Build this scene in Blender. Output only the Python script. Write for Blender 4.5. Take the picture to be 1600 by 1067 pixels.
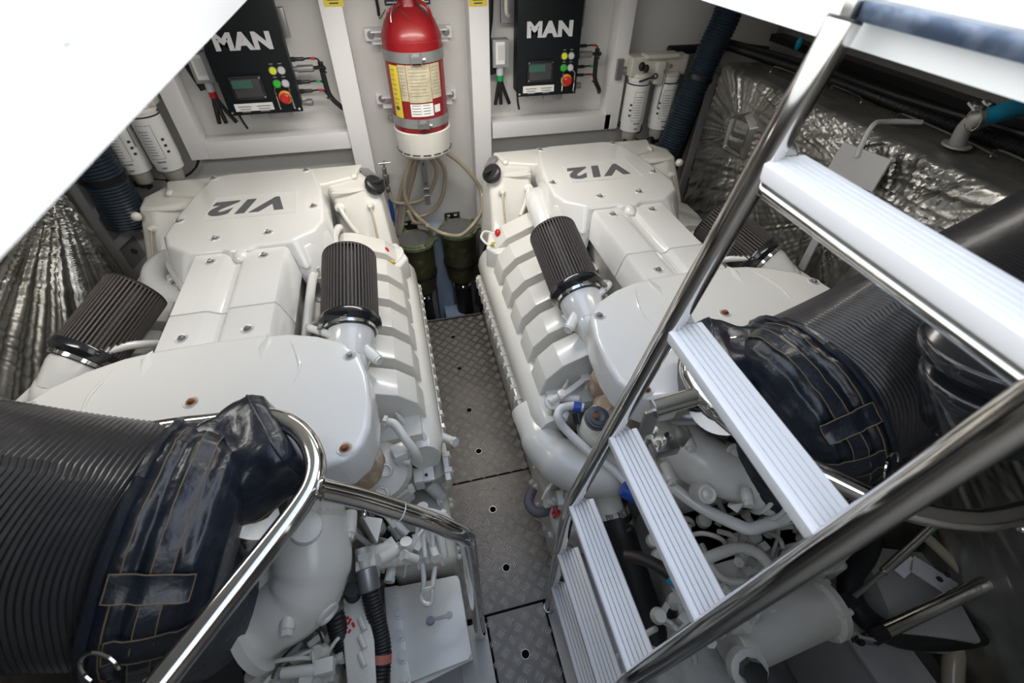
import bpy, bmesh, math, random
from mathutils import Vector, Matrix, Quaternion, noise
random.seed(7)
for o in list(bpy.data.objects): bpy.data.objects.remove(o)
SC = bpy.context.scene; COL = SC.collection
V = Vector; PI = math.pi

# ------------------------------------------------------------------ camera, sky, lamps, exposure
FPX = 717.92
RM = Matrix(((0.97075093, 0.15976577, -0.17921366), (-0.23981889, 0.68064002, -0.69225434), (0.01138144, 0.71498536, 0.69904678)))
CAM = V((0, 0, 1.75))
cd = bpy.data.cameras.new('camera'); cam = bpy.data.objects.new('camera', cd); COL.objects.link(cam)
cd.sensor_width = 36; cd.lens = FPX / 1600 * 36; cd.clip_start = .01
cam.matrix_world = Matrix.Translation(CAM) @ RM.to_4x4()
cd.dof.use_dof = True; cd.dof.focus_distance = 1.5; cd.dof.aperture_fstop = 5.0
SC.camera = cam
w = bpy.data.worlds.new('sky'); SC.world = w; w.use_nodes = True
nt = w.node_tree; bg = nt.nodes['Background']; bg.inputs[1].default_value = 2.5
_tc = nt.nodes.new('ShaderNodeTexCoord'); _sp = nt.nodes.new('ShaderNodeSeparateXYZ'); _cr = nt.nodes.new('ShaderNodeValToRGB')
nt.links.new(_tc.outputs['Generated'], _sp.inputs[0]); nt.links.new(_sp.outputs[2], _cr.inputs[0]); nt.links.new(_cr.outputs[0], bg.inputs[0])
_cr.color_ramp.elements[0].position = .05; _cr.color_ramp.elements[0].color = (1.7, 1.68, 1.62, 1)
_cr.color_ramp.elements[1].position = 1.0; _cr.color_ramp.elements[1].color = (.36, .49, .74, 1)
_e = _cr.color_ramp.elements.new(.45); _e.color = (1.16, 1.18, 1.18, 1)
def area(name, loc, size, power, color, rot=(0, 0, 0)):
    l = bpy.data.lights.new(name, 'AREA'); l.shape = 'RECTANGLE'; l.size, l.size_y = size; l.energy = power; l.color = color
    o = bpy.data.objects.new(name, l); COL.objects.link(o); o.location = loc; o.rotation_euler = rot
    return o
area('ceiling_lamp_light', (.15, 1.75, 1.575), (.9, .12), 7.5, (1, .95, .88))
area('ceiling_lamp_light', (-.95, 1.05, 1.575), (.5, .12), 3.0, (1, .97, .93))
area('ceiling_lamp_light', (1.0, .9, 1.575), (.5, .12), 1.3, (1, .95, .88))
SC.view_settings.view_transform = 'Standard'; SC.view_settings.look = 'None'
SC.view_settings.exposure = 0; SC.view_settings.gamma = 1
SC.view_settings.use_curve_mapping = False

# ------------------------------------------------------------------ helpers
def at(u, v, ax, val):
    "point where the line of sight of a photo position meets the plane ax = val"
    d = RM @ V(((u - 800) / FPX, (533.5 - v) / FPX, -1)); i = 'xyz'.index(ax)
    return CAM + d * ((val - CAM[i]) / d[i])
def Z(u, v, z): return at(u, v, 'z', z)
def mat(name, col, rough=.5, metal=0, coat=0, bump=None, var=None, emit=None, alpha=None, trans=0, spec=None, rust=None):
    m = bpy.data.materials.new(name); m.use_nodes = True; nt = m.node_tree; N = nt.nodes; L = nt.links
    b = N['Principled BSDF']; b.inputs['Base Color'].default_value = (*col, 1); b.inputs['Roughness'].default_value = rough
    b.inputs['Metallic'].default_value = metal; b.inputs['Coat Weight'].default_value = coat; b.inputs['Coat Roughness'].default_value = .08
    b.inputs['Transmission Weight'].default_value = trans
    if spec is not None: b.inputs['Specular IOR Level'].default_value = spec
    if emit: b.inputs['Emission Color'].default_value = (*col, 1); b.inputs['Emission Strength'].default_value = emit
    tc = N.new('ShaderNodeTexCoord')
    if var:   # (scale, second colour, low, high): patches of wear
        n = N.new('ShaderNodeTexNoise'); n.inputs['Scale'].default_value = var[0]; n.inputs['Detail'].default_value = 6
        r = N.new('ShaderNodeMapRange'); r.inputs[1].default_value = var[2]; r.inputs[2].default_value = var[3]
        x = N.new('ShaderNodeMix'); x.data_type = 'RGBA'; x.inputs['A'].default_value = (*col, 1); x.inputs['B'].default_value = (*var[1], 1)
        L.new(tc.outputs['Object'], n.inputs['Vector']); L.new(n.outputs[0], r.inputs[0]); L.new(r.outputs[0], x.inputs['Factor']); L.new(x.outputs['Result'], b.inputs['Base Color'])
    if bump:  # (kind, scale, strength, distance[, stretch])
        st = bump[4] if len(bump) > 4 else (1, 1, 1)
        mp = N.new('ShaderNodeMapping'); mp.inputs['Scale'].default_value = st; L.new(tc.outputs['Object'], mp.inputs['Vector'])
        if bump[0] == 'noise': t = N.new('ShaderNodeTexNoise'); t.inputs['Detail'].default_value = 6
        elif bump[0] == 'wave': t = N.new('ShaderNodeTexWave'); t.inputs['Distortion'].default_value = .4
        else: t = N.new('ShaderNodeTexVoronoi')
        t.inputs['Scale'].default_value = bump[1]; L.new(mp.outputs[0], t.inputs['Vector'])
        bp = N.new('ShaderNodeBump'); bp.inputs['Strength'].default_value = bump[2]; bp.inputs['Distance'].default_value = bump[3]
        L.new(t.outputs[1] if bump[0] == 'wave' else t.outputs[0], bp.inputs['Height']); L.new(bp.outputs[0], b.inputs['Normal'])
    return m
EP = mat('engine_paint', (.72, .705, .655), .28, coat=.35, bump=('noise', 300, .05, .001), var=(4, (.74, .72, .66), .5, .8))
EC = mat('cover_gloss', (.74, .735, .71), .2, coat=.6)
EM = mat('engine_cast', (.62, .60, .54), .42, coat=.1, bump=('noise', 180, .3, .002), var=(9, (.55, .52, .46), .5, .75))
ED = mat('dirty_cast', (.50, .49, .45), .55, bump=('noise', 90, .4, .002), var=(7, (.22, .2, .18), .45, .7))
WW = mat('white_wall_paint', (.70, .69, .67), .45, var=(3, (.64, .63, .61), .4, .8))
WF = mat('white_frame_paint', (.80, .79, .80), .4)
DK = mat('deck_gelcoat', (.86, .88, .88), .25, coat=.4)
CH = mat('polished_steel', (.72, .70, .67), .09, 1)
BR = mat('brushed_steel', (.55, .54, .52), .3, 1, bump=('noise', 120, .15, .001))
GS = mat('grey_metal', (.35, .35, .36), .4, .8)
BK = mat('black_plastic', (.013, .013, .015), .35)
BE = mat('black_enamel', (.004, .007, .009), .5, spec=.3)
RB = mat('black_rubber', (.01, .01, .011), .5, bump=('noise', 60, .2, .002))
GL = mat('gloss_black', (.012, .014, .017), .2, coat=.5)
PL = mat('filter_pleat', (.085, .072, .068), .6, bump=('noise', 400, .2, .001))
PD = mat('filter_fold', (.006, .006, .007), .7)
RD = mat('red_enamel', (.24, .005, .009), .38, coat=.2)
RP = mat('red_plastic', (.55, .02, .015), .35)
YL = mat('yellow_print', (.75, .60, .06), .5)
YD = mat('yellow_tag', (.50, .38, .05), .5)
WL = mat('white_label', (.80, .80, .78), .5)
CL = mat('cream_label', (.52, .47, .33), .45, var=(40, (.40, .35, .22), .4, .7))
TX = mat('print_ink', (.03, .03, .035), .5)
TG = mat('print_grey', (.25, .25, .26), .5)
SL = mat('silver_letters', (.62, .63, .66), .35)
GR = mat('grey_letters', (.11, .115, .12), .4)
HZ = mat('tan_hose', (.44, .37, .28), .25, coat=.3)
BZ = mat('bronze', (.085, .085, .04), .42, .5, bump=('noise', 60, .3, .002), var=(20, (.16, .17, .09), .5, .75))
GN = mat('green_patina', (.14, .17, .09), .5, .3, var=(30, (.28, .30, .20), .5, .7))
LID = mat('strainer_lid_glass', (.13, .13, .13), .12, coat=.5)
DB = mat('blue_black_duct', (.018, .032, .048), .32)
AL = mat('tread_plate', (.14, .13, .12), .5, .6, bump=('noise', 40, .15, .001), var=(5, (.20, .18, .165), .4, .7))
AB = mat('tread_bar', (.62, .60, .56), .35, .7)
HK = mat('hole_black', (.004, .004, .004), .9, spec=.05)
FO = mat('foil', (.50, .495, .475), .40, .95, bump=('noise', 60, .15, .003), var=(6, (.27, .265, .24), .4, .7))
FE = mat('grey_felt', (.065, .062, .055), .9, bump=('noise', 150, .6, .004), var=(120, (.13, .12, .10), .5, .7))
LE = mat('black_coated_cloth', (.010, .014, .024), .33, coat=.15, bump=('noise', 14, .45, .02))
WV = mat('woven_carbon_cloth', (.022, .022, .026), .36, coat=.15, bump=('noise', 9, .3, .02))
SM = mat('tan_stitching', (.20, .15, .085), .7)
HU = mat('bilge_paint', (.30, .30, .29), .5, var=(5, (.16, .15, .14), .45, .7))
HB = mat('pale_blue_bilge', (.30, .38, .50), .4)
GB = mat('girder_paint', (.42, .41, .40), .5, var=(8, (.32, .31, .30), .5, .8))
RU = mat('rust', (.28, .10, .03), .8, bump=('noise', 200, .5, .002), var=(60, (.10, .04, .02), .4, .7))
BL = mat('blue_tape', (.015, .07, .36), .35)
CY = mat('cyan_hose', (.01, .30, .52), .35)
TD = mat('tread_white', (.86, .86, .87), .42, bump=('noise', 90, .15, .002))
TGV = mat('tread_groove', (.42, .41, .42), .7, var=(60, (.12, .11, .11), .55, .7))
LCD = mat('lcd_green', (.05, .13, .10), .2)
GP = mat('clear_bowl', (.42, .40, .36), .15, coat=.3)
BG = mat('button_green', (.02, .55, .03), .3); BW = mat('button_white', (.55, .57, .6), .3); BY = mat('button_yellow', (.72, .80, .03), .3)
OR = mat('orange_ring', (.75, .30, .03), .4)
GNH = mat('green_hose', (.01, .16, .10), .4)
GRN = mat('green_band', (.01, .35, .08), .5)
BRW = mat('brown_part', (.40, .29, .20), .5, var=(25, (.6, .55, .48), .5, .7))

ORG = {}
def root(name, loc, label, cat, group=None, kind=None):
    o = bpy.data.objects.new(name, None); COL.objects.link(o); o.location = loc; o.empty_display_size = .05
    ORG[o.name] = V(loc)
    if label: o['label'] = label; o['category'] = cat
    if group: o['group'] = group
    if kind: o['kind'] = kind
    return o
def tag(o, label, cat, group=None):
    o['label'] = label; o['category'] = cat
    if group: o['group'] = group
    return o
class G:
    def __init__(s): s.v = []; s.f = []
    def add(s, vs, fs):
        n = len(s.v); s.v += [V(p) for p in vs]; s.f += [tuple(i + n for i in f) for f in fs]; return s
    def box(s, c, d, rot=None):
        c = V(c); h = V(d) / 2; vs = []
        for z in (-1, 1):
            for x, y in ((-1, -1), (1, -1), (1, 1), (-1, 1)):
                p = V((x * h.x, y * h.y, z * h.z))
                if rot is not None: p = rot @ p
                vs.append(c + p)
        return s.add(vs, [(3, 2, 1, 0), (4, 5, 6, 7), (0, 1, 5, 4), (1, 2, 6, 5), (2, 3, 7, 6), (3, 0, 4, 7)])
    def beam(s, a, b, wx, wz, up=(0, 0, 1)):
        a, b = V(a), V(b); d = b - a; y = d.normalized(); x = y.cross(V(up)).normalized(); z = x.cross(y)
        return s.box((a + b) / 2, (wx, d.length, wz), Matrix((x, y, z)).transposed())
    def prism(s, pts, z0, z1, top=None):
        n = len(pts); top = top or pts
        vs = [(*p, z0) for p in pts] + [(*p, z1) for p in top]
        return s.add(vs, [tuple(range(n))[::-1], tuple(range(n, 2 * n))] + [(i, (i + 1) % n, n + (i + 1) % n, n + i) for i in range(n)])
    def loft(s, rings, cap=True, closed=True):
        n = len(rings[0]); k0 = len(s.v); vs = [p for r in rings for p in r]; fs = []
        for k in range(len(rings) - 1):
            for i in range(n if closed else n - 1):
                j = (i + 1) % n; fs.append((k * n + i, k * n + j, (k + 1) * n + j, (k + 1) * n + i))
        if cap and closed: fs += [tuple(range(n))[::-1], tuple(range((len(rings) - 1) * n, len(rings) * n))]
        return s.add(vs, fs)
    def lathe(s, prof, c, d=(0, 0, 1), n=28, cap=True, sx=1):
        "prof: (distance along d, radius)"
        c = V(c); d = V(d).normalized(); a = V((1, 0, 0)) if abs(d.x) < .9 else V((0, 1, 0)); u = (a - d * a.dot(d)).normalized(); v = d.cross(u)
        return s.loft([[c + d * t + (u * math.cos(2 * PI * i / n) * sx + v * math.sin(2 * PI * i / n)) * r for i in range(n)] for t, r in prof], cap)
    def cyl(s, a, b, r, r2=None, n=20):
        a, b = V(a), V(b); return s.lathe([(0, r), ((b - a).length, r if r2 is None else r2)], a, b - a, n)
    def tube(s, pts, r, n=12, sm=6, corr=None, cap=True):
        P = smooth(pts, sm) if sm else [V(p) for p in pts]
        if corr:
            Q = []; L = [0]
            for i in range(1, len(P)): L.append(L[-1] + (P[i] - P[i - 1]).length)
            m = max(8, int(L[-1] / corr[0] * 2)); j = 0
            for k in range(m + 1):
                t = L[-1] * k / m
                while j < len(P) - 2 and L[j + 1] < t: j += 1
                Q.append(P[j].lerp(P[j + 1], min(1, (t - L[j]) / max(1e-6, L[j + 1] - L[j]))))
            P = Q
        R = []; T0 = None; u = None
        for i, p in enumerate(P):
            T = (P[min(i + 1, len(P) - 1)] - P[max(i - 1, 0)]).normalized()
            if u is None:
                a = V((0, 0, 1)) if abs(T.z) < .9 else V((1, 0, 0)); u = (a - T * a.dot(T)).normalized()
            else: u = (u - T * u.dot(T)).normalized()
            v = T.cross(u)
            rr = r[min(len(r) - 1, int(i * len(r) / len(P)))] if isinstance(r, (list, tuple)) else r
            if corr: rr = r + (corr[1] if i % 2 else 0)
            R.append([p + (u * math.cos(2 * PI * k / n) + v * math.sin(2 * PI * k / n)) * rr for k in range(n)])
        return s.loft(R, cap)
    def ball(s, c, r, n=14):
        c = V(c); rr = r if isinstance(r, (tuple, list)) else (r, r, r)
        return s.loft([[c + V((rr[0] * math.sin(a) * math.cos(2 * PI * i / n), rr[1] * math.sin(a) * math.sin(2 * PI * i / n), rr[2] * math.cos(a))) for i in range(n)] for a in [PI * (.02 + .96 * k / 8) for k in range(9)]][::-1])
    def ring(s, c, d, R, r, n=28, k=8, arc=1):
        d = V(d).normalized(); a = V((1, 0, 0)) if abs(d.x) < .9 else V((0, 1, 0)); u = (a - d * a.dot(d)).normalized(); v = d.cross(u); c = V(c)
        m = n if arc == 1 else n + 1
        rings = []
        for i in range(n + 1 if arc < 1 else n):
            t = 2 * PI * i / n * arc; e = u * math.cos(t) + v * math.sin(t)
            rings.append([c + e * (R + r * math.cos(2 * PI * j / k)) + d * r * math.sin(2 * PI * j / k) for j in range(k)])
        if arc == 1: rings.append(rings[0])
        return s.loft(rings, arc < 1)
def smooth(pts, k=6):
    P = [V(p) for p in pts]
    if len(P) < 3: return [P[0].lerp(P[-1], t / 4) for t in range(5)]
    out = []
    for i in range(len(P) - 1):
        p0, p1, p2, p3 = P[max(i - 1, 0)], P[i], P[i + 1], P[min(i + 2, len(P) - 1)]
        for j in range(k):
            t = j / k
            out.append(.5 * ((2 * p1) + (p2 - p0) * t + (2 * p0 - 5 * p1 + 4 * p2 - p3) * t * t + (3 * p1 - p0 - 3 * p2 + p3) * t ** 3))
    out.append(P[-1]); return out
def put(name, g, m, parent=None, bevel=0, ang=38, seg=2, kind=None, sub=0):
    me = bpy.data.meshes.new(name)
    if isinstance(g, G):
        lo = V([min(p[i] for p in g.v) for i in range(3)]); hi = V([max(p[i] for p in g.v) for i in range(3)]); c = (lo + hi) / 2
        if parent is None: c.z = lo.z
        bm = bmesh.new(); vs = [bm.verts.new(p - c) for p in g.v]
        for f in g.f:
            try: bm.faces.new([vs[i] for i in f])
            except ValueError: pass
        bmesh.ops.recalc_face_normals(bm, faces=bm.faces)
        if bevel:
            es = [e for e in bm.edges if len(e.link_faces) == 2 and e.calc_face_angle(0) > math.radians(28)]
            bmesh.ops.bevel(bm, geom=es, offset=bevel, segments=seg, affect='EDGES', profile=.6, clamp_overlap=True)
        for f in bm.faces: f.smooth = True
        bm.to_mesh(me); bm.free(); me.set_sharp_from_angle(angle=math.radians(ang))
    me.materials.append(m)
    o = bpy.data.objects.new(name, me); COL.objects.link(o); ORG[o.name] = c
    o.location = c - (ORG[parent.name] if parent else V())
    if parent: o.parent = parent
    if kind: o['kind'] = kind
    if sub: md = o.modifiers.new('sub', 'SUBSURF'); md.levels = md.render_levels = sub
    return o
def again(o, c, parent=None):
    "copy of a part with its centre at c, sharing the mesh"
    n = o.copy(); COL.objects.link(n); p = parent or o.parent; n.parent = p; ORG[n.name] = V(c)
    n.location = V(c) - (ORG[p.name] if p else V()); return n
def struct(name, g, m, **k):
    o = put(name, g, m, None, **k); o['kind'] = 'structure'; return o
def text(name, body, M4, size, m, parent, depth=.0015, bold=0, shear=0, space=1.0, ax=1.0):
    cu = bpy.data.curves.new(name, 'FONT'); cu.body = body; cu.size = size; cu.extrude = depth; cu.offset = bold; cu.shear = shear
    cu.align_x = 'CENTER'; cu.align_y = 'CENTER'; cu.space_character = space; cu.resolution_u = 3
    t = bpy.data.objects.new(name, cu); COL.objects.link(t); bpy.context.view_layer.update()
    me = bpy.data.meshes.new_from_object(t.evaluated_get(bpy.context.evaluated_depsgraph_get())); bpy.data.objects.remove(t)
    me.transform(Matrix.Diagonal((ax, 1, 1, 1)))
    c = M4.translation.copy(); R = M4.to_3x3().to_4x4(); me.transform(R)
    me.materials.clear(); me.materials.append(m); me.name = name
    o = bpy.data.objects.new(name, me); COL.objects.link(o); o.parent = parent; o.location = c - ORG[parent.name]; ORG[o.name] = c
    return o
def frame(c, x, y):
    x = V(x).normalized(); y = V(y).normalized(); z = x.cross(y); m = Matrix((x, y, z)).transposed().to_4x4(); m.translation = V(c); return m
def hexbolt(g, c, r=.006, h=.006, d=(0, 0, 1), washer=True):
    d = V(d).normalized(); c = V(c)
    if washer: g.lathe([(0, r * 1.6), (h * .25, r * 1.6)], c, d, 12)
    g.lathe([(0, r), (h, r)], c, d, 6)
    return g
def clamp(name, c, d, R, parent, wd=.012, m=None):
    g = G(); g.lathe([(-wd / 2, R), (-wd / 2, R + .0025), (wd / 2, R + .0025), (wd / 2, R)], c, d, 28, cap=False)
    d = V(d).normalized(); a = V((0, 0, 1)) - d * d.z
    if a.length < .1: a = V((0, -1, 0))
    a.normalize(); g.box(V(c) + a * (R + .005), (.018, .01, .01), Matrix((d.cross(a), d, a)).transposed())
    return put(name, g, m or CH, parent)

# ------------------------------------------------------------------ the setting
XC = .144                      # middle of the walkway
YW = 2.42
WX0, WX1, YB, HZ0 = -2.0, 2.35, -1.1, -.55
DZ = 1.705                     # top of the deck
struct('wall_back', G().box(((WX0 + WX1) / 2, YW + .03, .55), (WX1 - WX0, .06, 2.2)), WW)
struct('wall_left', G().box((WX0 - .03, .66, .55), (.06, 3.6, 2.2)), WW)
struct('wall_right', G().box((WX1 + .03, .66, .55), (.06, 3.6, 2.2)), WW)
struct('wall_front', G().box(((WX0 + WX1) / 2, YB - .03, .55), (WX1 - WX0, .06, 2.2)), WW)
struct('floor', G().box(((WX0 + WX1) / 2, .66, HZ0 - .03), (WX1 - WX0 + .1, 3.6, .06)), HU)
ox0, ox1, oy0, oy1 = -.165, .470, -.75, 1.25
g = G()
for c, d in ((((WX0 + ox0) / 2, .66), (ox0 - WX0, 3.6)), (((WX1 + ox1) / 2, .66), (WX1 - ox1, 3.6)),
             (((ox0 + ox1) / 2, (YB - .04 + oy0) / 2), (ox1 - ox0, oy0 - YB + .04)), (((ox0 + ox1) / 2, (YW + .04 + oy1) / 2), (ox1 - ox0, YW + .04 - oy1))):
    g.box((*c, DZ - .0325), (*d, .065))
deck = struct('ceiling', g, DK)
put('deck_stud', G().ball(at(100, 62, 'x', ox0), (.002, .004, .003)), DK, deck)
# posts, frames and panels of the bulkhead
n = 1
def trim(name, *boxes, m=WF, bevel=.002):
    g = G()
    for c, d in boxes: g.box(c, d)
    return struct(name, g, m, bevel=bevel)
trim('trim_1', ((-.158, 2.37, .75), (.086, .1, 1.72)))
trim('trim_2', ((XC * 2 + .146, 2.37, .75), (.086, .1, 1.72)))
trim('trim_3', ((-.86, 2.375, 1.24), (.075, .09, .74)))
trim('trim_4', ((-.512, 2.375, .905), (.62, .09, .075)))
trim('trim_5', ((.80, 2.375, .895), (.63, .09, .075)))
trim('trim_6', ((1.122, 2.375, 1.23), (.075, .09, .745)))
st = root('warning_sticker', Z(0, 0, 0), None, None) if 0 else None
for u, lab in ((521, 'yellow sticker on the post left of the fire extinguisher'), (747, 'yellow sticker on the post right of the fire extinguisher')):
    c = at(u, 3, 'y', 2.318)
    s = put('warning_sticker', G().box((c.x, 2.318, c.z + .01), (.075, .002, .05)), YL); tag(s, lab, 'sticker')
    for k in range(3): put('printed_line', G().box((c.x, 2.3165, c.z + .018 - k * .011), (.055 - .01 * k, .001, .004)), TX, s)

# walkway plates
def plate(x0, x1, y0, y1, lab):
    r = root('tread_plate', ((x0 + x1) / 2, (y0 + y1) / 2, -.01), lab, 'floor plate')
    put('plate_sheet', G().box(((x0 + x1) / 2, (y0 + y1) / 2, -.005), (x1 - x0 - .003, y1 - y0 - .003, .01)), AL, r, bevel=.001, seg=1)
    g = G(); s = .041; ca = math.sqrt(.5)
    for i in range(-60, 100):
        for j in range(-60, 100):
            cx = XC + (i - j) * s * ca; cy = (i + j) * s * ca
            if not (x0 + .012 < cx < x1 - .012 and y0 + .012 < cy < y1 - .012): continue
            a = PI / 4 if (i + j) % 2 else -PI / 4
            ca_, sa_ = math.cos(a), math.sin(a)
            for k in range(5):
                o = (k - 2) * .0070; L = .0165
                def W(p, q, h): return (cx + p * ca_ - (q + o) * sa_, cy + p * sa_ + (q + o) * ca_, h)
                ww = .0020
                g.add([W(-L, 0, 0), W(-L * .5, -ww, 0), W(L * .5, -ww, 0), W(L, 0, 0), W(L * .5, ww, 0), W(-L * .5, ww, 0), W(-L * .55, 0, .0016), W(L * .55, 0, .0016)],
                      [(0, 1, 6), (1, 2, 7, 6), (2, 3, 7), (3, 4, 7), (4, 5, 6, 7), (5, 0, 6)])
    put('raised_bars', g, AB, r, kind='stuff')
    return r
pl = [plate(-.035, .333, .467, .966, 'patterned metal tread plate in the middle of the walkway with four dark holes'),
      plate(-.02, .333, .970, 2.0, 'patterned metal tread plate at the far end of the walkway before the strainers'),
      plate(.045, .245, -.1, .463, 'narrow patterned metal tread plate at the foot of the ladder, brightest one')]
for u, v in [(708, 527), (718, 576), (733, 641), (748, 705), (770, 796), (791, 887), (821, 1022)]:
    p = Z(u, v, .0002); r = pl[1] if p.y > .966 else pl[0] if p.y > .467 else pl[2]
    put('finger_hole', G().lathe([(0, .0125), (.0018, .0125)], (p.x, p.y, 0), n=20), HK, r)
    put('hole_rim', G().ring((p.x, p.y, .001), (0, 0, 1), .0135, .0012, 20, 6), AB, r)
for c, d, lab in (((-.02, .16, -.006), (.118, .58, .012), 'smooth pale floor panel under the foot of the left handrail'),
                  ((.318, .16, -.006), (.135, .58, .012), 'smooth pale floor panel under the foot of the ladder')):
    s = put('floor_panel', G().box(c, d), mat('panel_paint', (.55, .54, .51), .5, var=(9, (.45, .44, .41), .5, .8)), bevel=.001); tag(s, lab, 'floor panel')
struct('trim_7', G().box((.337, 1.2, .012), (.006, 1.56, .05)).box((.342, 1.2, -.12), (.004, 1.56, .24)), GS)
struct('trim_8', G().box((-.048, 1.2, -.12), (.004, 1.5, .24)), GS)
struct('trim_9', G().box((XC, 2.0, -.06), (.37, .02, .12)), GS)
struct('trim_10', G().box((.20, 2.15, -.35), (.12, .3, .4)).box((.16, 2.35, -.05), (.1, .1, .9)), HB, bevel=.01)
# engine bearers in the bilge
for i, (x, yy, w_) in enumerate(((-1.0, .8, .1), (-.12, .9, .06), (.42, .9, .06), (1.28, .8, .12))):
    struct('trim_%d' % (11 + i), G().box((x, yy, -.25), (w_, 3.0, .5)).box((x, yy, .0), (w_ + .06, 3.0, .015)), GB, bevel=.003)

# ------------------------------------------------------------------ foil covered tanks
def foil_tank(m, X, lab, ys, ztop, zbot, pulls, out):
    r = root('insulated_tank', (X + m * .3, (ys[0] + ys[1]) / 2, zbot), lab, 'tank')
    ny, nz = 420, 230; vs = []; fs = []
    for j in range(nz + 1):
        for i in range(ny + 1):
            y = ys[0] + (ys[1] - ys[0]) * i / ny; s = j / nz
            H = ztop - zbot
            L = H + .10; q = s * L; z = zbot + q; x = 0
            if q > H - .03:
                a = min(1, (q - (H - .03)) / .047); z = ztop - .03 + .03 * math.sin(a * PI / 2); x = .03 * (1 - math.cos(a * PI / 2)) + max(0, q - (H + .017))
            d = .014 * noise.noise(V((y * 3, z * 2.5, m * 3))) + .0012 * noise.noise(V((y * 9, z * 7, 1))) + .0006 * abs(noise.noise(V((y * 30, z * 30, 2))))
            for py, pz, sc, kf in pulls:
                dy, dz = y - py, z - pz; R = math.hypot(dy, dz) + .02; th = math.atan2(dz, dy)
                A = math.exp(-R * 1.6) * sc
                d += A * min(1, R * 5) * ((.3 - abs(noise.noise(V((th * kf * 1.3, R * .35, py))))) * .020 + .007 * noise.noise(V((th * kf * 3.4, R * .8, 5))))
            d *= 1 if q < H else .3
            vs.append(V((X + m * x - m * d, y, z)))
    for j in range(nz):
        for i in range(ny):
            a = j * (ny + 1) + i; fs.append((a, a + 1, a + ny + 2, a + ny + 1))
    put('foil_wrap', G().add(vs, fs), FO, r, ang=60)
    put('felt_top', G().box((X + m * .35, (ys[0] + ys[1]) / 2, ztop - .012), (.56, ys[1] - ys[0] - .02, .02)), FE, r)
    put('tank_end', G().box((X + m * .33, ys[1] - .015, (ztop + zbot) / 2 - .02), (.6, .02, ztop - zbot - .05)), FO, r)
    return r
tr = foil_tank(1, 1.5, 'silver foil wrapped tank with grey felt top along the right side', (-.3, 2.06), 1.21, -.1,
               ((1.786, .996, 1.2, 9), (1.02, 1.02, 2.0, 14), (1.35, 1.08, 1.3, 12), (.55, .6, .5, 12)), None)
tl = foil_tank(-1, -1.27, 'silver foil wrapped tank with long fanned creases along the left side', (-.3, 2.03), 1.06, -.1,
               ((2.02, .98, 2.6, 16), (1.3, 1.1, 1.0, 14)), None)
# square recess in the right hand foil
c = V((1.49, 1.79, .99))
g = G(); a_, b_ = .05, .06
o_ = [(-.09, -.085), (.075, -.1), (.09, .06), (-.02, .115), (-.095, .07)]; i_ = [(-a_, -b_), (a_, -b_), (a_, b_), (0, b_), (-a_, b_)]
g.loft([[c + V((.012, p, q)) for p, q in o_], [c + V((-.022, p * .78, q * .78)) for p, q in o_], [c + V((-.012, p, q)) for p, q in i_], [c + V((.04, p, q)) for p, q in i_]], cap=False)
put('window_collar', g, FO, tr, bevel=.004)
put('recess_panel', G().box(c + V((.01, 0, 0)), (.01, a_ * 2, b_ * 2)), FE, tr)
# grey plate and its strap
pr = root('tank_strap', (1.45, 1.02, .6), 'flat grey plate and bent strap clamped over the edge of the right tank', 'strap')
pts = [at(u, v, 'x', 1.452) for u, v in ((1318, 222), (1392, 250), (1362, 300), (1290, 268), (1302, 248))]
n3 = [p + V((.006, 0, 0)) for p in pts]
put('strap_plate', G().loft([pts, n3]), mat('strap_grey', (.46, .46, .47), .5), pr)
sg = bpy.data.materials['strap_grey']
a, b = at(1338, 245, 'x', 1.445), at(1362, 198, 'x', 1.47); c_, d_ = Z(1385, 190, 1.235), Z(1440, 191, 1.235)
put('strap_bar', G().tube([a, b, c_, d_], .008, 8, 5), sg, pr)
a, b = at(1290, 345, 'x', 1.452), at(1252, 420, 'x', 1.452)
put('strap_tail', G().beam(a, b, .03, .006, up=(1, 0, 0)), sg, pr)
# conduit, rail and filler on top of the right tank
zt = 1.228
cr = root('cable_conduit', Z(1450, 180, zt), 'thick black corrugated cable conduit laid along the top of the right tank', 'conduit')
put('corrugated_sleeve', G().tube([Z(1140, 72, zt), Z(1200, 92, zt), Z(1260, 112, zt), Z(1330, 136, zt), Z(1420, 172, zt), Z(1500, 200, zt), Z(1640, 250, zt)], .017, 10, 5, corr=(.008, .003)), RB, cr)
put('thin_conduit', G().tube([Z(1130, 62, zt + .03), Z(1250, 96, zt + .03), Z(1400, 150, zt + .03), Z(1640, 222, zt + .03)], .010, 8, 4), RB, cr)
for u, v in ((1415, 170), (1380, 157), (1528, 208), (1330, 136)):
    c = Z(u, v, zt); put('cable_tie', G().ring(c, (.25, 1, 0), .0195, .002, 16, 6), BK, cr)
wr = root('wire_rail', Z(1350, 160, zt), 'thin bent steel wire rail that holds the conduit on the right tank', 'rail')
for pp in (((1300, 138), (1302, 134), (1342, 150), (1345, 160)), ((1400, 186), (1410, 178), (1490, 212), (1560, 245)), ((1204, 112), (1210, 104), (1245, 116), (1260, 124)), ((1548, 244), (1560, 234), (1600, 250), (1660, 275))):
    put('wire', G().tube([Z(u, v, 1.225) for u, v in pp], .003, 6, 3), BR, wr)
fr = root('fuel_filler', Z(1490, 215, 1.2), 'grey angled filler pipe clamped to a bright blue hose on the right tank', 'pipe')
e1, e2, e3, e4 = Z(1495, 226, 1.225), Z(1508, 200, 1.275), Z(1528, 184, 1.31), Z(1546, 181, 1.315)
put('filler_neck', G().tube([e1, e2, e3, e4], .021, 16, 5).lathe([(0, .038), (.006, .038)], e1 - V((0, 0, .004)), (0, 0, 1)), mat('filler_grey', (.33, .32, .31), .5, .3), fr)
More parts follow.
